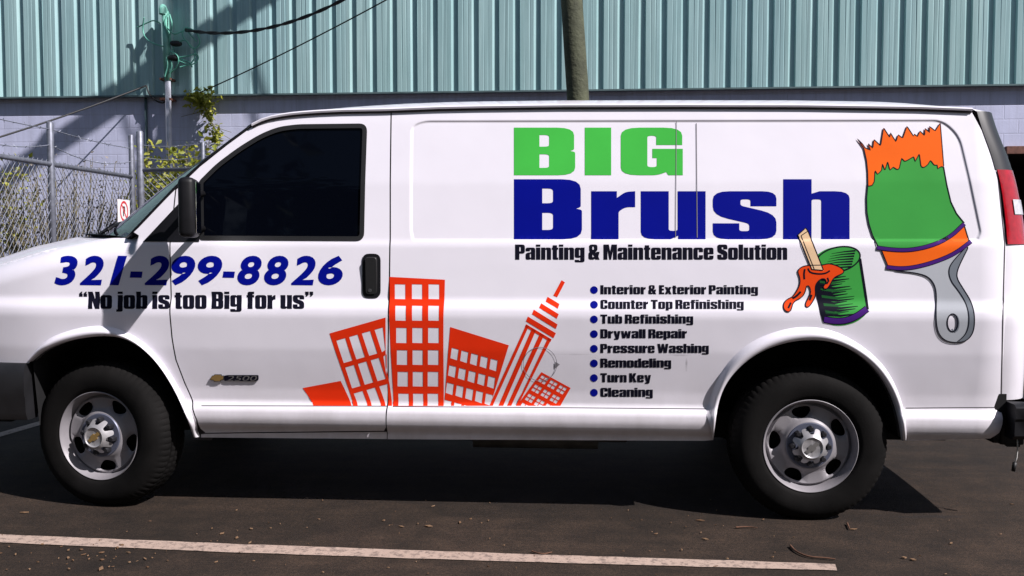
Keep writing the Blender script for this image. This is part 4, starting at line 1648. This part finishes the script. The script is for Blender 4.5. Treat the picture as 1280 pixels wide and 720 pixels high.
# ================================================================== WAREHOUSE
P0, P1 = at_depth(0, 122, 14.3), at_depth(1280, 105, 13.09)
ZS = (P0[2] + P1[2]) / 2                       # lower edge of the metal siding
EV = P1 - P0
EV[2] = 0
EV /= np.linalg.norm(EV)
NV = np.array([EV[1], -EV[0], 0.0])           # points towards the street
PW = np.array([P0[0], P0[1], 0.0])
ROTW = math.atan2(EV[1], EV[0])


def wall_pt(px, py, out=0.0):
    return on_plane(px, py, PW + NV * out, NV)


def wall_s(px, py, out=0.0):
    return float(np.dot(wall_pt(px, py, out) - PW, EV))


def block_material():
    m, t, b = mat("painted_block")
    tc = t.nodes.new("ShaderNodeTexCoord")
    sp = t.nodes.new("ShaderNodeSeparateXYZ")
    t.links.new(tc.outputs["Object"], sp.inputs[0])
    cb = t.nodes.new("ShaderNodeCombineXYZ")
    t.links.new(sp.outputs[0], cb.inputs[0])
    t.links.new(sp.outputs[2], cb.inputs[1])
    br = t.nodes.new("ShaderNodeTexBrick")
    br.inputs["Scale"].default_value = 1.0
    br.inputs["Brick Width"].default_value = 0.406
    br.inputs["Row Height"].default_value = 0.203
    br.inputs["Mortar Size"].default_value = 0.008
    br.inputs["Mortar Smooth"].default_value = 0.3
    br.inputs["Color1"].default_value = (.50, .53, .72, 1)
    br.inputs["Color2"].default_value = (.49, .52, .705, 1)
    br.inputs["Mortar"].default_value = (.46, .485, .655, 1)
    t.links.new(cb.outputs[0], br.inputs["Vector"])
    v = objvec(t)
    n = noise(t, v, 1.3, 6, .65)
    col = mix(t, .6, br.outputs["Color"], ramp(t, n, [(.3, (.78, .77, .76)), (.7, (1.12, 1.1, 1.1))]), 'MULTIPLY')
    drip = noise(t, objvec(t, 5, 5, .35), 2.4, 5, .7)
    col = mix(t, .35, col, ramp(t, drip, [(.35, (.68, .66, .64)), (.6, (1.05, 1.05, 1.05))]), 'MULTIPLY')
    t.links.new(col, b.inputs["Base Color"])
    b.inputs["Roughness"].default_value = .75
    bp = t.nodes.new("ShaderNodeBump")
    bp.inputs["Strength"].default_value = .5
    bp.inputs["Distance"].default_value = .008
    h = math_node(t, 'ADD', math_node(t, 'MULTIPLY', br.outputs["Fac"], -1.0), math_node(t, 'MULTIPLY', noise(t, v, 60, 4), .35))
    t.links.new(h, bp.inputs["Height"])
    t.links.new(bp.outputs[0], b.inputs["Normal"])
    return m


def siding_material():
    m, t, b = mat("teal_siding")
    v = objvec(t, 1, 1, .22)
    n = noise(t, v, 2.2, 6, .65)
    col = ramp(t, n, [(.3, (.27, .44, .455)), (.7, (.36, .53, .545))])
    st = noise(t, objvec(t, 9, 9, .25), 2.0, 5, .7)
    col = mix(t, .5, col, ramp(t, st, [(.3, (.78, .78, .78)), (.65, (1.12, 1.12, 1.13))]), 'MULTIPLY')
    # single sheets have faded differently: three ribs to a sheet
    tc = t.nodes.new("ShaderNodeTexCoord")
    sp = t.nodes.new("ShaderNodeSeparateXYZ")
    t.links.new(tc.outputs["Object"], sp.inputs[0])
    wn = t.nodes.new("ShaderNodeTexWhiteNoise")
    wn.noise_dimensions = '1D'
    t.links.new(math_node(t, 'FLOOR', math_node(t, 'DIVIDE', sp.outputs[0], .915)), wn.inputs["W"])
    col = mix(t, .5, col, ramp(t, wn.outputs["Value"], [(0, (.86, .9, .93)), (1, (1.1, 1.06, 1.02))]), 'MULTIPLY')
    t.links.new(col, b.inputs["Base Color"])
    b.inputs["Roughness"].default_value = .38
    b.inputs["Metallic"].default_value = .12
    bp = t.nodes.new("ShaderNodeBump")
    bp.inputs["Strength"].default_value = .25
    bp.inputs["Distance"].default_value = .01
    t.links.new(noise(t, objvec(t, 1.5, 1.5, .5), 3.0, 3), bp.inputs["Height"])
    t.links.new(bp.outputs[0], b.inputs["Normal"])
    return m


M['block'] = block_material()
M['siding'] = siding_material()
M['rust'] = simple("rusty_steel", (.15, .062, .045), .8, var=.4, scale=14)
M['black_void'] = simple("dark_interior", (.012, .012, .013), .9)
M['flash'] = simple("flashing", (.10, .15, .16), .5, metal=.3, var=.2, scale=5)
M['conc'] = simple("roof_grey", (.30, .30, .31), .8, var=.2, scale=2)

wh = empty("warehouse", PW)
wh.rotation_euler = (0, 0, ROTW)
tag(wh, "long warehouse with teal ribbed metal siding above lavender grey block wall", "building")
SA, SB, ZT = -9.0, 27.0, 7.4
# block wall with a doorway on the right
ds0, dz1 = wall_s(1263, 200), float(wall_pt(1265, 190)[2])
ds1 = ds0 + 3.2
o = .075                                        # wall face lies behind the siding
mb = MB()
for (a, c, z0, z1) in ((SA, ds0, 0, ZS + .3), (ds1, SB, 0, ZS + .3), (ds0, ds1, dz1, ZS + .3)):
    mb.add([(a, o, z0), (c, o, z0), (c, o, z1), (a, o, z1)], [(0, 1, 2, 3)])
for a in (SA, SB):
    mb.add([(a, o, 0), (a, 12, 0), (a, 12, ZT), (a, o, ZT)], [(0, 1, 2, 3)])
mb.build("block_wall", M['block'], wh)
mb = MB()
mb.add([(ds0, o, 0), (ds0, 3, 0), (ds0, 3, dz1), (ds0, o, dz1), (ds1, o, 0), (ds1, 3, 0), (ds1, 3, dz1), (ds1, o, dz1)],
       [(0, 1, 2, 3), (4, 7, 6, 5), (1, 5, 6, 2), (3, 2, 6, 7)])
mb.build("doorway", M['black_void'], wh)
mb = MB()
mb.box(((ds0 + ds1) / 2, o - .03, dz1 + .03), (ds1 - ds0 + .1, .08, .11), bev=.004)
mb.build("lintel", M['rust'], wh)
# ribbed siding
PI_ = .306
pr = [(0, .038), (.062, .038), (.067, .036), (.076, .036), (.081, .038), (.128, .038), (.133, .036), (.142, .036), (.147, .038), (.196, .038), (.222, .0), (.290, .0), (.304, .038)]
s_ph = wall_s(747.5, 60, .02) - .221
k0 = int(math.floor((SA - s_ph) / PI_)) + 1
row = []
k = k0
while s_ph + (k + 1) * PI_ < SB:
    row += [(s_ph + k * PI_ + a, -h) for a, h in pr]
    k += 1
n = len(row)
rg = np.random.default_rng(5)
levels = [ZS, ZS + 1.2, ZS + 2.6, ZT]
V = []
for li, z in enumerate(levels):
    jit = rg.normal(0, .0018, n) if 0 < li < 3 else np.zeros(n)
    V += [(s, y + j, z) for (s, y), j in zip(row, jit)]
Fc = [(l * n + i, l * n + i + 1, (l + 1) * n + i + 1, (l + 1) * n + i) for l in range(3) for i in range(n - 1)]
mesh_obj("metal_siding", V, Fc, M['siding'], wh)
mb = MB()
mb.box(((SA + SB) / 2, .0, ZS - .012), (SB - SA, .10, .024))
mb.build("flashing", M['flash'], wh)
mb = MB()
mb.box(((SA + SB) / 2, 6.0, ZT + .06), (SB - SA + .5, 12.6, .12))
mb.build("roof", M['conc'], wh)
mb = MB()
mb.box(((SA + SB) / 2, -.13, ZT - .06), (SB - SA, .15, .14), bev=.01)
mb.build("gutter", M['flash'], wh)
# thin dark tube standing for a small conduit line and its shadow
mb = MB()
q0, q1 = wall_pt(181, 118, -.0), wall_pt(181, 240, -.0)
sA = wall_s(181, 150)
mb.tube([(sA, .045, ZS - .03), (sA, .045, 0)], .022, 8)
mb.build("conduit_shadow", M['flash'], wh, smooth=True)

# ------------------------------------------------------------------ service mast with its drip loops
M['mast'] = simple("mast_paint", (.17, .42, .35), .5, var=.3, scale=6)
M['mast_white'] = simple("mast_bare", (.44, .45, .52), .45, var=.2, scale=8)
M['wire_black'] = simple("cable_black", (.010, .010, .012), .6)
M['wire_green'] = simple("cable_green", (.13, .42, .33), .5)
OUT = .16
mp_ = lambda px, py, o=OUT: wall_pt(px, py, o)
base = mp_(209, 60)
mast = empty("service_mast", (base[0], base[1], 0))
tag(mast, "green and white conduit mast with looped cables climbing the warehouse wall", "conduit mast")


def loc(parent, pts):
    o = np.array(parent.location)
    return [np.array(p) - o for p in pts]


zt_ = mp_(209, 14)[2]
zm_ = mp_(210, 101)[2]
b = MB()
b.tube(loc(mast, [(base[0], base[1], zm_), (base[0] - .02, base[1], zt_)]), .052, 12)
b.build("upper_pipe", M['mast'], mast, smooth=True)
b = MB()
b.tube(loc(mast, [(base[0], base[1], 0), (base[0], base[1], zm_)]), .042, 12)
b.build("lower_pipe", M['mast_white'], mast, smooth=True)
b = MB()
b.tube(loc(mast, [(base[0] - .03, base[1], zt_ - .05), (base[0] - .03, base[1] - .02, zt_ + .0), (base[0] - .02, base[1] - .08, zt_ + .03), (base[0], base[1] - .14, zt_ - .01), (base[0], base[1] - .15, zt_ - .08)]), [.055, .058, .055, .05, .045], 12)
autosmooth(b.build("weatherhead", M['mast'], mast))
for py in (100, 125):
    b = MB()
    q = mp_(210, py, .08)
    b.box(loc(mast, [q])[0], (.17, .22, .035), ROTW, bev=.006)
    b.build("clamp", M['rust'], mast)
for (px, py, l) in ((219, 54, .17), (216, 72, .14)):
    b = MB()
    a = mp_(px - 6, py, .2)
    c = mp_(px + 8, py + 1, .2)
    b.tube(loc(mast, [a, lerp(a, c, .2), lerp(a, c, .5), lerp(a, c, .8), c]), [.022, .042, .046, .042, .022], 10)
    b.build("insulator", M['wire_black'], mast, smooth=True)
loops_ = [[(211, 16), (204, 30), (213, 44), (203, 60), (211, 78), (206, 96)], [(232, 34), (226, 44), (238, 56), (246, 66), (240, 80), (225, 84)], [(206, 30), (216, 44), (226, 40), (234, 36)], [(213, 64), (224, 70), (222, 84), (214, 90)], [(208, 20), (207, 35), (214, 50), (208, 64), (216, 80), (212, 92)], [(212, 18), (216, 32), (211, 46), (218, 60), (212, 74)],
          [(222, 54), (232, 48), (240, 62), (249, 58), (250, 48), (244, 38), (232, 34)], [(222, 72), (236, 70), (246, 66), (249, 74), (240, 82), (228, 78), (218, 74)],
          [(204, 58), (190, 54), (181, 47), (178, 36), (180, 22)], [(201, 29), (192, 25), (185, 28), (172, 34)],
          [(232, 34), (238, 44), (246, 52)], [(226, 74), (238, 78), (240, 84)]]
for lp in loops_:
    b = MB()
    pts = [mp_(x, y, .20 + .05 * math.sin(i * 1.7)) for i, (x, y) in enumerate(lp)]
    b.tube(loc(mast, chaikin3(pts)), .0105, 6)
    b.build("drip_loop", M['wire_green'], mast, smooth=True)

# ------------------------------------------------------------------ utility pole
M['pole_wood'] = simple("pole_wood", (.060, .066, .038), .85, var=.45, scale=5, bump=.6, bscale=26)
M['arm_wood'] = simple("arm_wood", (.16, .14, .11), .85, var=.3, scale=6)
M['zinc'] = simple("galvanised", (.185, .195, .24), .5, metal=.5, var=.25, scale=18)
M['porcelain'] = simple("porcelain", (.16, .10, .07), .3)
UD = 10.42
ua, ub = at_depth(714.5, 0, UD), at_depth(722.5, 122, UD)
ud = (ua - ub) / (ua[2] - ub[2])
ug = ub - ud * ub[2]
UZ = 10.9
pole = empty("utility_pole", ug)
tag(pole, "leaning weathered wooden utility pole rising behind the van roof", "utility pole")
b = MB()
hs = np.linspace(0, UZ, 14)
b.tube([ud * h for h in hs], [lerp(.135, .10, h / UZ) for h in hs], 16)
b.build("shaft", M['pole_wood'], pole, smooth=True)
arm_dir = EV * .807 - NV * .59
for (zz, ln) in ((UZ - .75, 1.9),):
    b = MB()
    c = ud * zz
    L_ = 2 * ln
    ang = math.atan2(arm_dir[1], arm_dir[0])
    b.box(c + np.array([math.sin(ang), -math.cos(ang), 0]) * .15, (L_, .15, .26), ang, bev=.008)
    arm = b.build("crossarm", M['arm_wood'], pole)
    for q in (-.92, -.5, .5, .92):
        b = MB()
        p = c + arm_dir * ln * q + np.array([math.sin(ang), -math.cos(ang), 0]) * .15
        b.tube([p + [0, 0, .10], p + [0, 0, .16], p + [0, 0, .19], p + [0, 0, .24], p + [0, 0, .30]], [.02, .055, .04, .06, .03], 10)
        b.build("insulator", M['porcelain'], arm, smooth=True)
b = MB()
tc_ = ud * (UZ - 2.5) + np.array([-.30, .12, 0])  # unseen can added beside the shaft to widen its shadow on the wall
b.tube([tc_ + [0, 0, -.45], tc_ + [0, 0, -.40], tc_ + [0, 0, .38], tc_ + [0, 0, .44]], [.18, .22, .22, .16], 18)
tr = autosmooth(b.build("shadow_transformer", M['zinc'], pole))
for lp in ([(-.3, 0, .5), (-.55, .05, 1.0), (-.2, 0, 1.5), (0, 0, 1.7)], [(-.2, 0, .5), (-.75, .1, .4), (-.95, .1, 1.2), (-.5, 0, 1.9)], [(.0, .1, -.3), (.5, .2, -.7), (.9, .3, -.1), (.6, .3, .9)]):
    b = MB()
    b.tube(chaikin3([ud * (UZ - 2.5) + np.array(p) for p in lp]), .028, 6)  # unseen cable loops added to throw frond-like shadows on the wall
    b.build("shadow_cable", M['wire_black'], pole, smooth=True)


# ------------------------------------------------------------------ overhead cables
def cable(name, a, c, sag, r, m, label, twist=0.0):
    b = MB()
    pts = []
    for t in np.linspace(0, 1, 60):
        p = lerp(a, c, t).copy()
        p[2] -= 4 * sag * t * (1 - t)
        pts.append(p)
    if twist:
        for ph in (0, math.pi):
            b.tube([p + np.array([0, math.sin(i * 1.1 + ph), math.cos(i * 1.1 + ph)]) * twist for i, p in enumerate(pts)], r, 6)
    else:
        b.tube(pts, r, 6)
    o = b.build(name, m, None, smooth=True)
    tag(o, label, "cable", "cables strung to the warehouse wall")


cable("overhead_cable", mp_(232, 37.5, .22), ug + ud * 6.16, .80, .016, M['wire_black'], "thick black twisted cable sagging from the green mast to the pole", .012)
cable("overhead_cable", wall_pt(247, 117, .06), ug + ud * 5.2, .10, .010, M['wire_black'], "thin straight cable rising from the leafy vine to the pole")
cable("overhead_cable", wall_pt(183, 107, .06), at_depth(-150, 214, 11.5), .06, .013, M['wire_black'], "dark cable slanting down across the block wall above the fence")
b = MB()
b.tube(chaikin3([wall_pt(183, 107, .06), wall_pt(186, 118, .08), wall_pt(196, 127, .08), wall_pt(204, 129, .1), wall_pt(208, 126, .13)]), .012, 6)
tag(b.build("cable_tail", M['wire_black'], None, smooth=True), "short dark cable tail looped against the mast clamp", "cable")

# ------------------------------------------------------------------ chain-link fences
M['wirem'] = simple("fence_wire", (.21, .225, .28), .5, metal=.3)
ZR = 2.12


def fence(label, a, c, zr, posts, strands, mesh_top=None):
    """a, c: ground ends; posts: list of (fraction, height, radius)"""
    a, c = np.array(a, float), np.array(c, float)
    root = empty("chain_link_fence", (a[0], a[1], 0))
    tag(root, label, "fence", "chain-link fences before the warehouse")
    e = c - a
    L_ = np.linalg.norm(e[:2])
    e = e / L_
    for (f, h, r) in posts:
        b = MB()
        p = e * L_ * f
        b.tube([(p[0], p[1], 0), (p[0], p[1], h - .01), (p[0], p[1], h + .01)], [r, r, r * .7], 10)
        b.build("post", M['zinc'], root, smooth=True)
    b = MB()
    b.tube([(0, 0, zr), e * L_ + [0, 0, zr]], .026, 8)
    b.build("top_rail", M['zinc'], root, smooth=True)
    b = MB()
    D = .10
    zt2 = zr + .045
    n = int((L_ + zt2) / D) + 1
    for k in range(n):
        for sg in (1, -1):
            s0 = k * D - zt2 if sg == 1 else k * D
            z0, z1 = 0.03, zt2
            s1 = s0 + sg * (z1 - z0)
            # clip to the length of the run
            t0, t1 = 0.0, 1.0
            for lim, sgn in ((0, 1), (L_, -1)):
                da, db = (s0 - lim) * sgn, (s1 - lim) * sgn
                if da < 0 and db < 0:
                    t0, t1 = 1, 0
                elif da < 0:
                    t0 = max(t0, da / (da - db))
                elif db < 0:
                    t1 = min(t1, da / (da - db))
            if t1 - t0 < .01:
                continue
            A = e * lerp(s0, s1, t0) + [0, 0, lerp(z0, z1, t0)]
            B = e * lerp(s0, s1, t1) + [0, 0, lerp(z0, z1, t1)]
            b.tube([A, B], .0034, 3, caps=False)
    b.build("wire_mesh", M['wirem'], root)
    rg = np.random.default_rng(int(L_ * 100))
    for zz, s in strands:
        b = MB()
        pts = []
        fr_ = sorted([p[0] for p in posts])
        for t in np.linspace(0, 1, 60):
            j = max(i for i in range(len(fr_)) if fr_[i] <= t + 1e-6) if t >= fr_[0] else 0
            j = min(j, len(fr_) - 2)
            q = (t - fr_[j]) / (fr_[j + 1] - fr_[j])
            pts.append(e * L_ * t + [0, 0, zz - s * 4 * q * (1 - q)])
        b.tube(pts, .005, 4)
        for t in np.linspace(.02, .98, int(L_ / .14)):
            p = pts[int(t * 59)]
            dd = rg.normal(0, 1, 3)
            dd /= np.linalg.norm(dd)
            b.tube([p - dd * .028, p + dd * .028], .003, 3)
        b.build("barbed_strand", M['wirem'], root)
    return root


fa, fb = at_depth(0, 207, 9.0), at_depth(166, 230, 12.4)
ft = (fb - fa)
fs = fa - ft * .85                            # the run continues towards the street, outside the frame
fL = np.linalg.norm((fb - fs)[:2])


def frac(px):
    best = min(np.linspace(0, 1, 2001), key=lambda t: abs(float(np.dot((fs + (fb - fs) * t) - CAM, RT)) / float(np.dot((fs + (fb - fs) * t) - CAM, FW)) * F + 640 - px))
    return float(best)


f64 = frac(64)
fence("chain-link fence run leading from the street to the warehouse beside the van nose", fs, fb, 2.12,
      [(0, 2.55, .04), (f64 - .37, 2.55, .03), (f64, 2.60, .036), (frac(165), 2.72, .034), (frac(171), 2.45, .030)], [(2.50, .02), (2.33, .10)])
ga = at_depth(176, 230, 12.45)
gb = at_depth(900, 217, 11.6)
fence("chain-link fence run parallel to the warehouse behind the van windscreen", ga, gb, 2.26,
      [(0, 2.78, .045), (.115, 2.62, .03), (.36, 2.55, .03), (.68, 2.55, .03), (1, 2.55, .04)], [(2.60, .03), (2.44, .05)])

# no-parking sign on the fence
M['sign_white'] = simple("sign_white", (.74, .70, .72), .4, var=.06, scale=20)
M['sign_red'] = simple("sign_red", (.55, .03, .04), .4)
e = (fb - fs)
e[2] = 0
e /= np.linalg.norm(e)
nrm = np.array([e[1], -e[0], 0])
fq = frac(150.5)
sc_ = fs + (fb - fs) * fq
zc_ = at_depth(150.5, 267, float(np.dot(sc_ - CAM, FW)))[2]
sign = empty("parking_sign", (sc_[0] + nrm[0] * .035, sc_[1] + nrm[1] * .035, zc_))
sign.rotation_euler = (0, 0, math.atan2(e[1], e[0]))
tag(sign, "small white no parking sign with red circle hung on the fence", "sign")
b = MB()
b.box((0, 0, 0), (.40, .006, .36), bev=.002)
b.build("panel", M['sign_white'], sign)
b = MB()
an = np.linspace(0, 2 * math.pi, 40)
for i in range(39):
    b.add([(r * math.cos(a), -.0045, .03 + r * math.sin(a)) for r, a in ((.105, an[i]), (.105, an[i + 1]), (.135, an[i + 1]), (.135, an[i]))], [(0, 1, 2, 3)])
b.add([(-.085, -.0048, .105), (-.067, -.0048, .123), (.085, -.0048, -.045), (.067, -.0048, -.063)], [(0, 1, 2, 3)])
b.build("prohibition_ring", M['sign_red'], sign)
V, T = fill([[(x * .13 - .035, .03 + (y - .5) * .13) for x, y in fillet(lp, 4)] for lp in G['P']])
mesh_obj("letter", [(x, -.0041, z) for x, z in V], T, M['wire_black'], sign)

# ------------------------------------------------------------------ plants
def leaf_mat(name, c0, c1):
    m, t, b = mat(name)
    oi = t.nodes.new("ShaderNodeNewGeometry")
    col = ramp(t, oi.outputs["Random Per Island"], [(0, c0), (1, c1)])
    t.links.new(col, b.inputs["Base Color"])
    b.inputs["Roughness"].default_value = .55
    b.inputs["Subsurface Weight"].default_value = 0
    tr = t.nodes.new("ShaderNodeBsdfTranslucent")
    t.links.new(col, tr.inputs[0])
    mx = t.nodes.new("ShaderNodeMixShader")
    mx.inputs[0].default_value = .3
    t.links.new(b.outputs[0], mx.inputs[1])
    t.links.new(tr.outputs[0], mx.inputs[2])
    t.links.new(mx.outputs[0], t.nodes["Material Output"].inputs[0])
    return m


M['leaf'] = leaf_mat("leaf_yellow_green", (.15, .19, .02), (.38, .37, .045))
M['leaf_dry'] = leaf_mat("leaf_dry", (.15, .14, .14), (.30, .27, .25))
M['stem'] = simple("plant_stem", (.14, .12, .06), .8)


def leaves(b, pts, size, rg):
    for p in pts:
        a, c = rg.uniform(0, 2 * math.pi), rg.uniform(-.9, .9)
        d = np.array([math.cos(a) * math.cos(c), math.sin(a) * math.cos(c), math.sin(c)])
        s = np.cross(d, rg.normal(0, 1, 3))
        s /= np.linalg.norm(s) + 1e-9
        up_ = np.cross(s, d)
        l = size * rg.uniform(.6, 1.4)
        b.add([p, p + d * l * .35 + s * l * .26 + up_ * l * .06, p + d * l, p + d * l * .35 - s * l * .26 + up_ * l * .06], [(0, 1, 2), (0, 2, 3)])


def shrub(name, label, cat, base, spread, height, nstem, nleaf, size, seed, m='leaf', group=None):
    rg = np.random.default_rng(seed)
    root = empty(name, base)
    tag(root, label, cat, group)
    bs, bl = MB(), MB()
    for k in range(nstem):
        a = rg.uniform(0, 2 * math.pi)
        r = rg.uniform(0, 1) ** .6
        tip = np.array([math.cos(a) * spread[0] * r, math.sin(a) * spread[1] * r, height * rg.uniform(.6, 1.05)])
        b0 = np.array([tip[0] * .55, tip[1] * .55, 0])
        md = lerp(b0, tip, .55) + rg.normal(0, .06, 3)
        pts = chaikin3([b0, md, tip])
        bs.tube(pts, list(np.linspace(.010, .003, len(pts))), 4)
        nl = nleaf // nstem
        q = [pts[int(u * (len(pts) - 1))] + rg.normal(0, .075, 3) for u in rg.uniform(.25, 1, nl)]
        leaves(bl, q, size, rg)
    bs.build("stems", M['stem'], root)
    bl.build("foliage", M[m], root)


gz = lambda px, py, d: (lambda p: (p[0], p[1], 0))(at_depth(px, py, d))
hz = lambda py, d: 1.33 + (299 - py) * d / F
shrub("shrub", "yellow-green shrub behind the fence at the foot of the mast", "shrub", gz(212, 300, 13.1), (.62, .22), hz(184, 13.1), 60, 2200, .10, 11, group="shrubs along the warehouse wall")
shrub("shrub", "yellow-green shrub against the block wall by the windscreen top", "shrub", gz(258, 300, 13.0), (.40, .22), hz(186, 13.0), 40, 1500, .10, 12, group="shrubs along the warehouse wall")
shrub("shrub", "low yellow-green weeds behind the fence above the van nose", "shrub", gz(12, 300, 13.2), (.5, .20), hz(194, 13.2), 30, 620, .085, 13, group="shrubs along the warehouse wall")
shrub("weed_clump", "dry straggly weeds standing behind the fence mesh", "weeds", gz(75, 300, 13.0), (1.25, .30), hz(206, 12.9), 170, 2600, .05, 14, 'leaf_dry')
# vine hanging from the wall
vb = wall_pt(252, 118, .05)
root = empty("vine", vb)
tag(root, "yellow-green vine hanging down the block wall beside the mast", "vine")
rg = np.random.default_rng(21)
bl, bs = MB(), MB()
main = [wall_pt(x, y, .06) - vb for x, y in ((250, 116), (256, 135), (263, 150), (270, 165), (271, 178))]
mp2 = chaikin3(main)
bs.tube(mp2, .008, 5)
q = [wall_pt(rg.normal(252, 7.5), rg.normal(124, 6.0), rg.uniform(.02, .22)) - vb for _ in range(300)]
q += [mp2[int(u * (len(mp2) - 1))] + EV * rg.normal(0, .06) + np.array([0, 0, rg.normal(0, .03)]) + NV * rg.uniform(0, .08) for u in rg.uniform(.2, 1, 190)]
leaves(bl, q, .085, rg)
for _ in range(14):
    a = mp2[rg.integers(0, len(mp2))]
    bs.tube(chaikin3([a, a + EV * rg.normal(0, .1) + [0, 0, -.08], a + EV * rg.normal(0, .16) + [0, 0, -.2]]), .004, 4)
bs.build("stems", M['stem'], root)
bl.build("foliage", M['leaf'], root)

# ------------------------------------------------------------------ litter on the asphalt
M['chip'] = leaf_mat("wood_chip", (.16, .085, .045), (.36, .23, .14))
rg = np.random.default_rng(31)
b = MB()
cl = [(rg.uniform(-40, 1330), rg.uniform(622, 735)) for _ in range(120)]
for cx, cy, n_, sx, sy in ((80, 690, 24, 60, 14), (320, 668, 10, 40, 8), (510, 655, 14, 40, 5), (140, 700, 18, 50, 10), (820, 655, 8, 60, 6)):
    cl += [(rg.normal(cx, sx), rg.normal(cy, sy)) for _ in range(n_)]
for (px, py) in cl:
    if py < 612:
        continue
    p = ground(px, py)
    l = rg.choice([.003, .006, .010, .019], p=[.4, .35, .18, .07]) * rg.uniform(.7, 1.3)
    wd = l * rg.uniform(.22, .7)
    a = rg.uniform(0, math.pi)
    d_ = np.array([math.cos(a), math.sin(a), 0])
    s_ = np.array([-d_[1], d_[0], 0])
    h = rg.uniform(.0015, .005)
    k = rg.uniform(.3, .9)
    V = [p + d_ * l, p + s_ * wd * k, p - d_ * l * .9, p - s_ * wd]
    b.add([v + [0, 0, .0045] for v in V] + [v + np.array([0, 0, .0045 + h]) for v in V], [(4, 5, 6, 7), (0, 1, 5, 4), (1, 2, 6, 5), (2, 3, 7, 6), (3, 0, 4, 7)])
tag(b.build("litter", M['chip'], None), "pale wood chips and dry leaf crumbs scattered over the asphalt", "litter", kind='stuff')
M['twig'] = simple("twig_bark", (.10, .045, .025), .85, var=.3, scale=30)


def twig(pts, r, label):
    b = MB()
    P = [ground(x, y, .008) for x, y in pts]
    c = chaikin3(P)
    b.tube(c, list(np.linspace(r, r * .5, len(c))), 6)
    tag(b.build("twig", M['twig'], None, smooth=True), label, "twig", "fallen twigs")


twig([(988, 682), (994, 689), (1010, 696), (1030, 697), (1044, 699)], .0055, "long curved brown twig lying past the parking line end")
twig([(1059, 654), (1062, 661)], .005, "short brown twig lying in front of the rear wheel")
twig([(665, 689), (678, 693), (690, 690)], .0045, "thin brown twig lying across the parking line")
twig([(920, 659), (935, 658), (947, 660)], .004, "thin pale twig lying just ahead of the rear wheel shadow")

# ------------------------------------------------------------------ unseen trees added behind the camera: dark reflections in glass and paint, less sky light
M['leaf_dark'] = leaf_mat("leaf_dark", (.018, .035, .010), (.06, .095, .03))
rg = np.random.default_rng(77)
bl = MB()
for i, tx in enumerate(np.arange(-26, 27, 4.6)):
    ty = -18.5 + rg.normal(0, 1.2)
    hh = rg.uniform(10.5, 14.5)
    bl.tube([(tx, ty, 0), (tx + rg.normal(0, .2), ty, hh * .45), (tx + rg.normal(0, .4), ty, hh * .8)], [.24, .17, .06], 8, 1)
    n_ = 1300
    d_ = rg.normal(0, 1, (n_, 3))
    d_ /= np.linalg.norm(d_, axis=1)[:, None]
    q = d_ * (rg.uniform(0, 1, (n_, 1)) ** .45) * np.array([3.2, 2.6, hh * .44]) * (1 + .25 * np.sin(d_[:, :1] * 5 + d_[:, 2:] * 4 + i)) + np.array([tx, ty, hh * .56])
    q[:, 2] = np.clip(q[:, 2], .3, None)
    leaves(bl, q, .72, rg)
tag(bl.build("added_tree_line", [M['leaf_dark'], M['pole_wood']], None), "unseen line of leafy trees added behind the camera to darken reflections and block sky", "trees", kind='stuff')
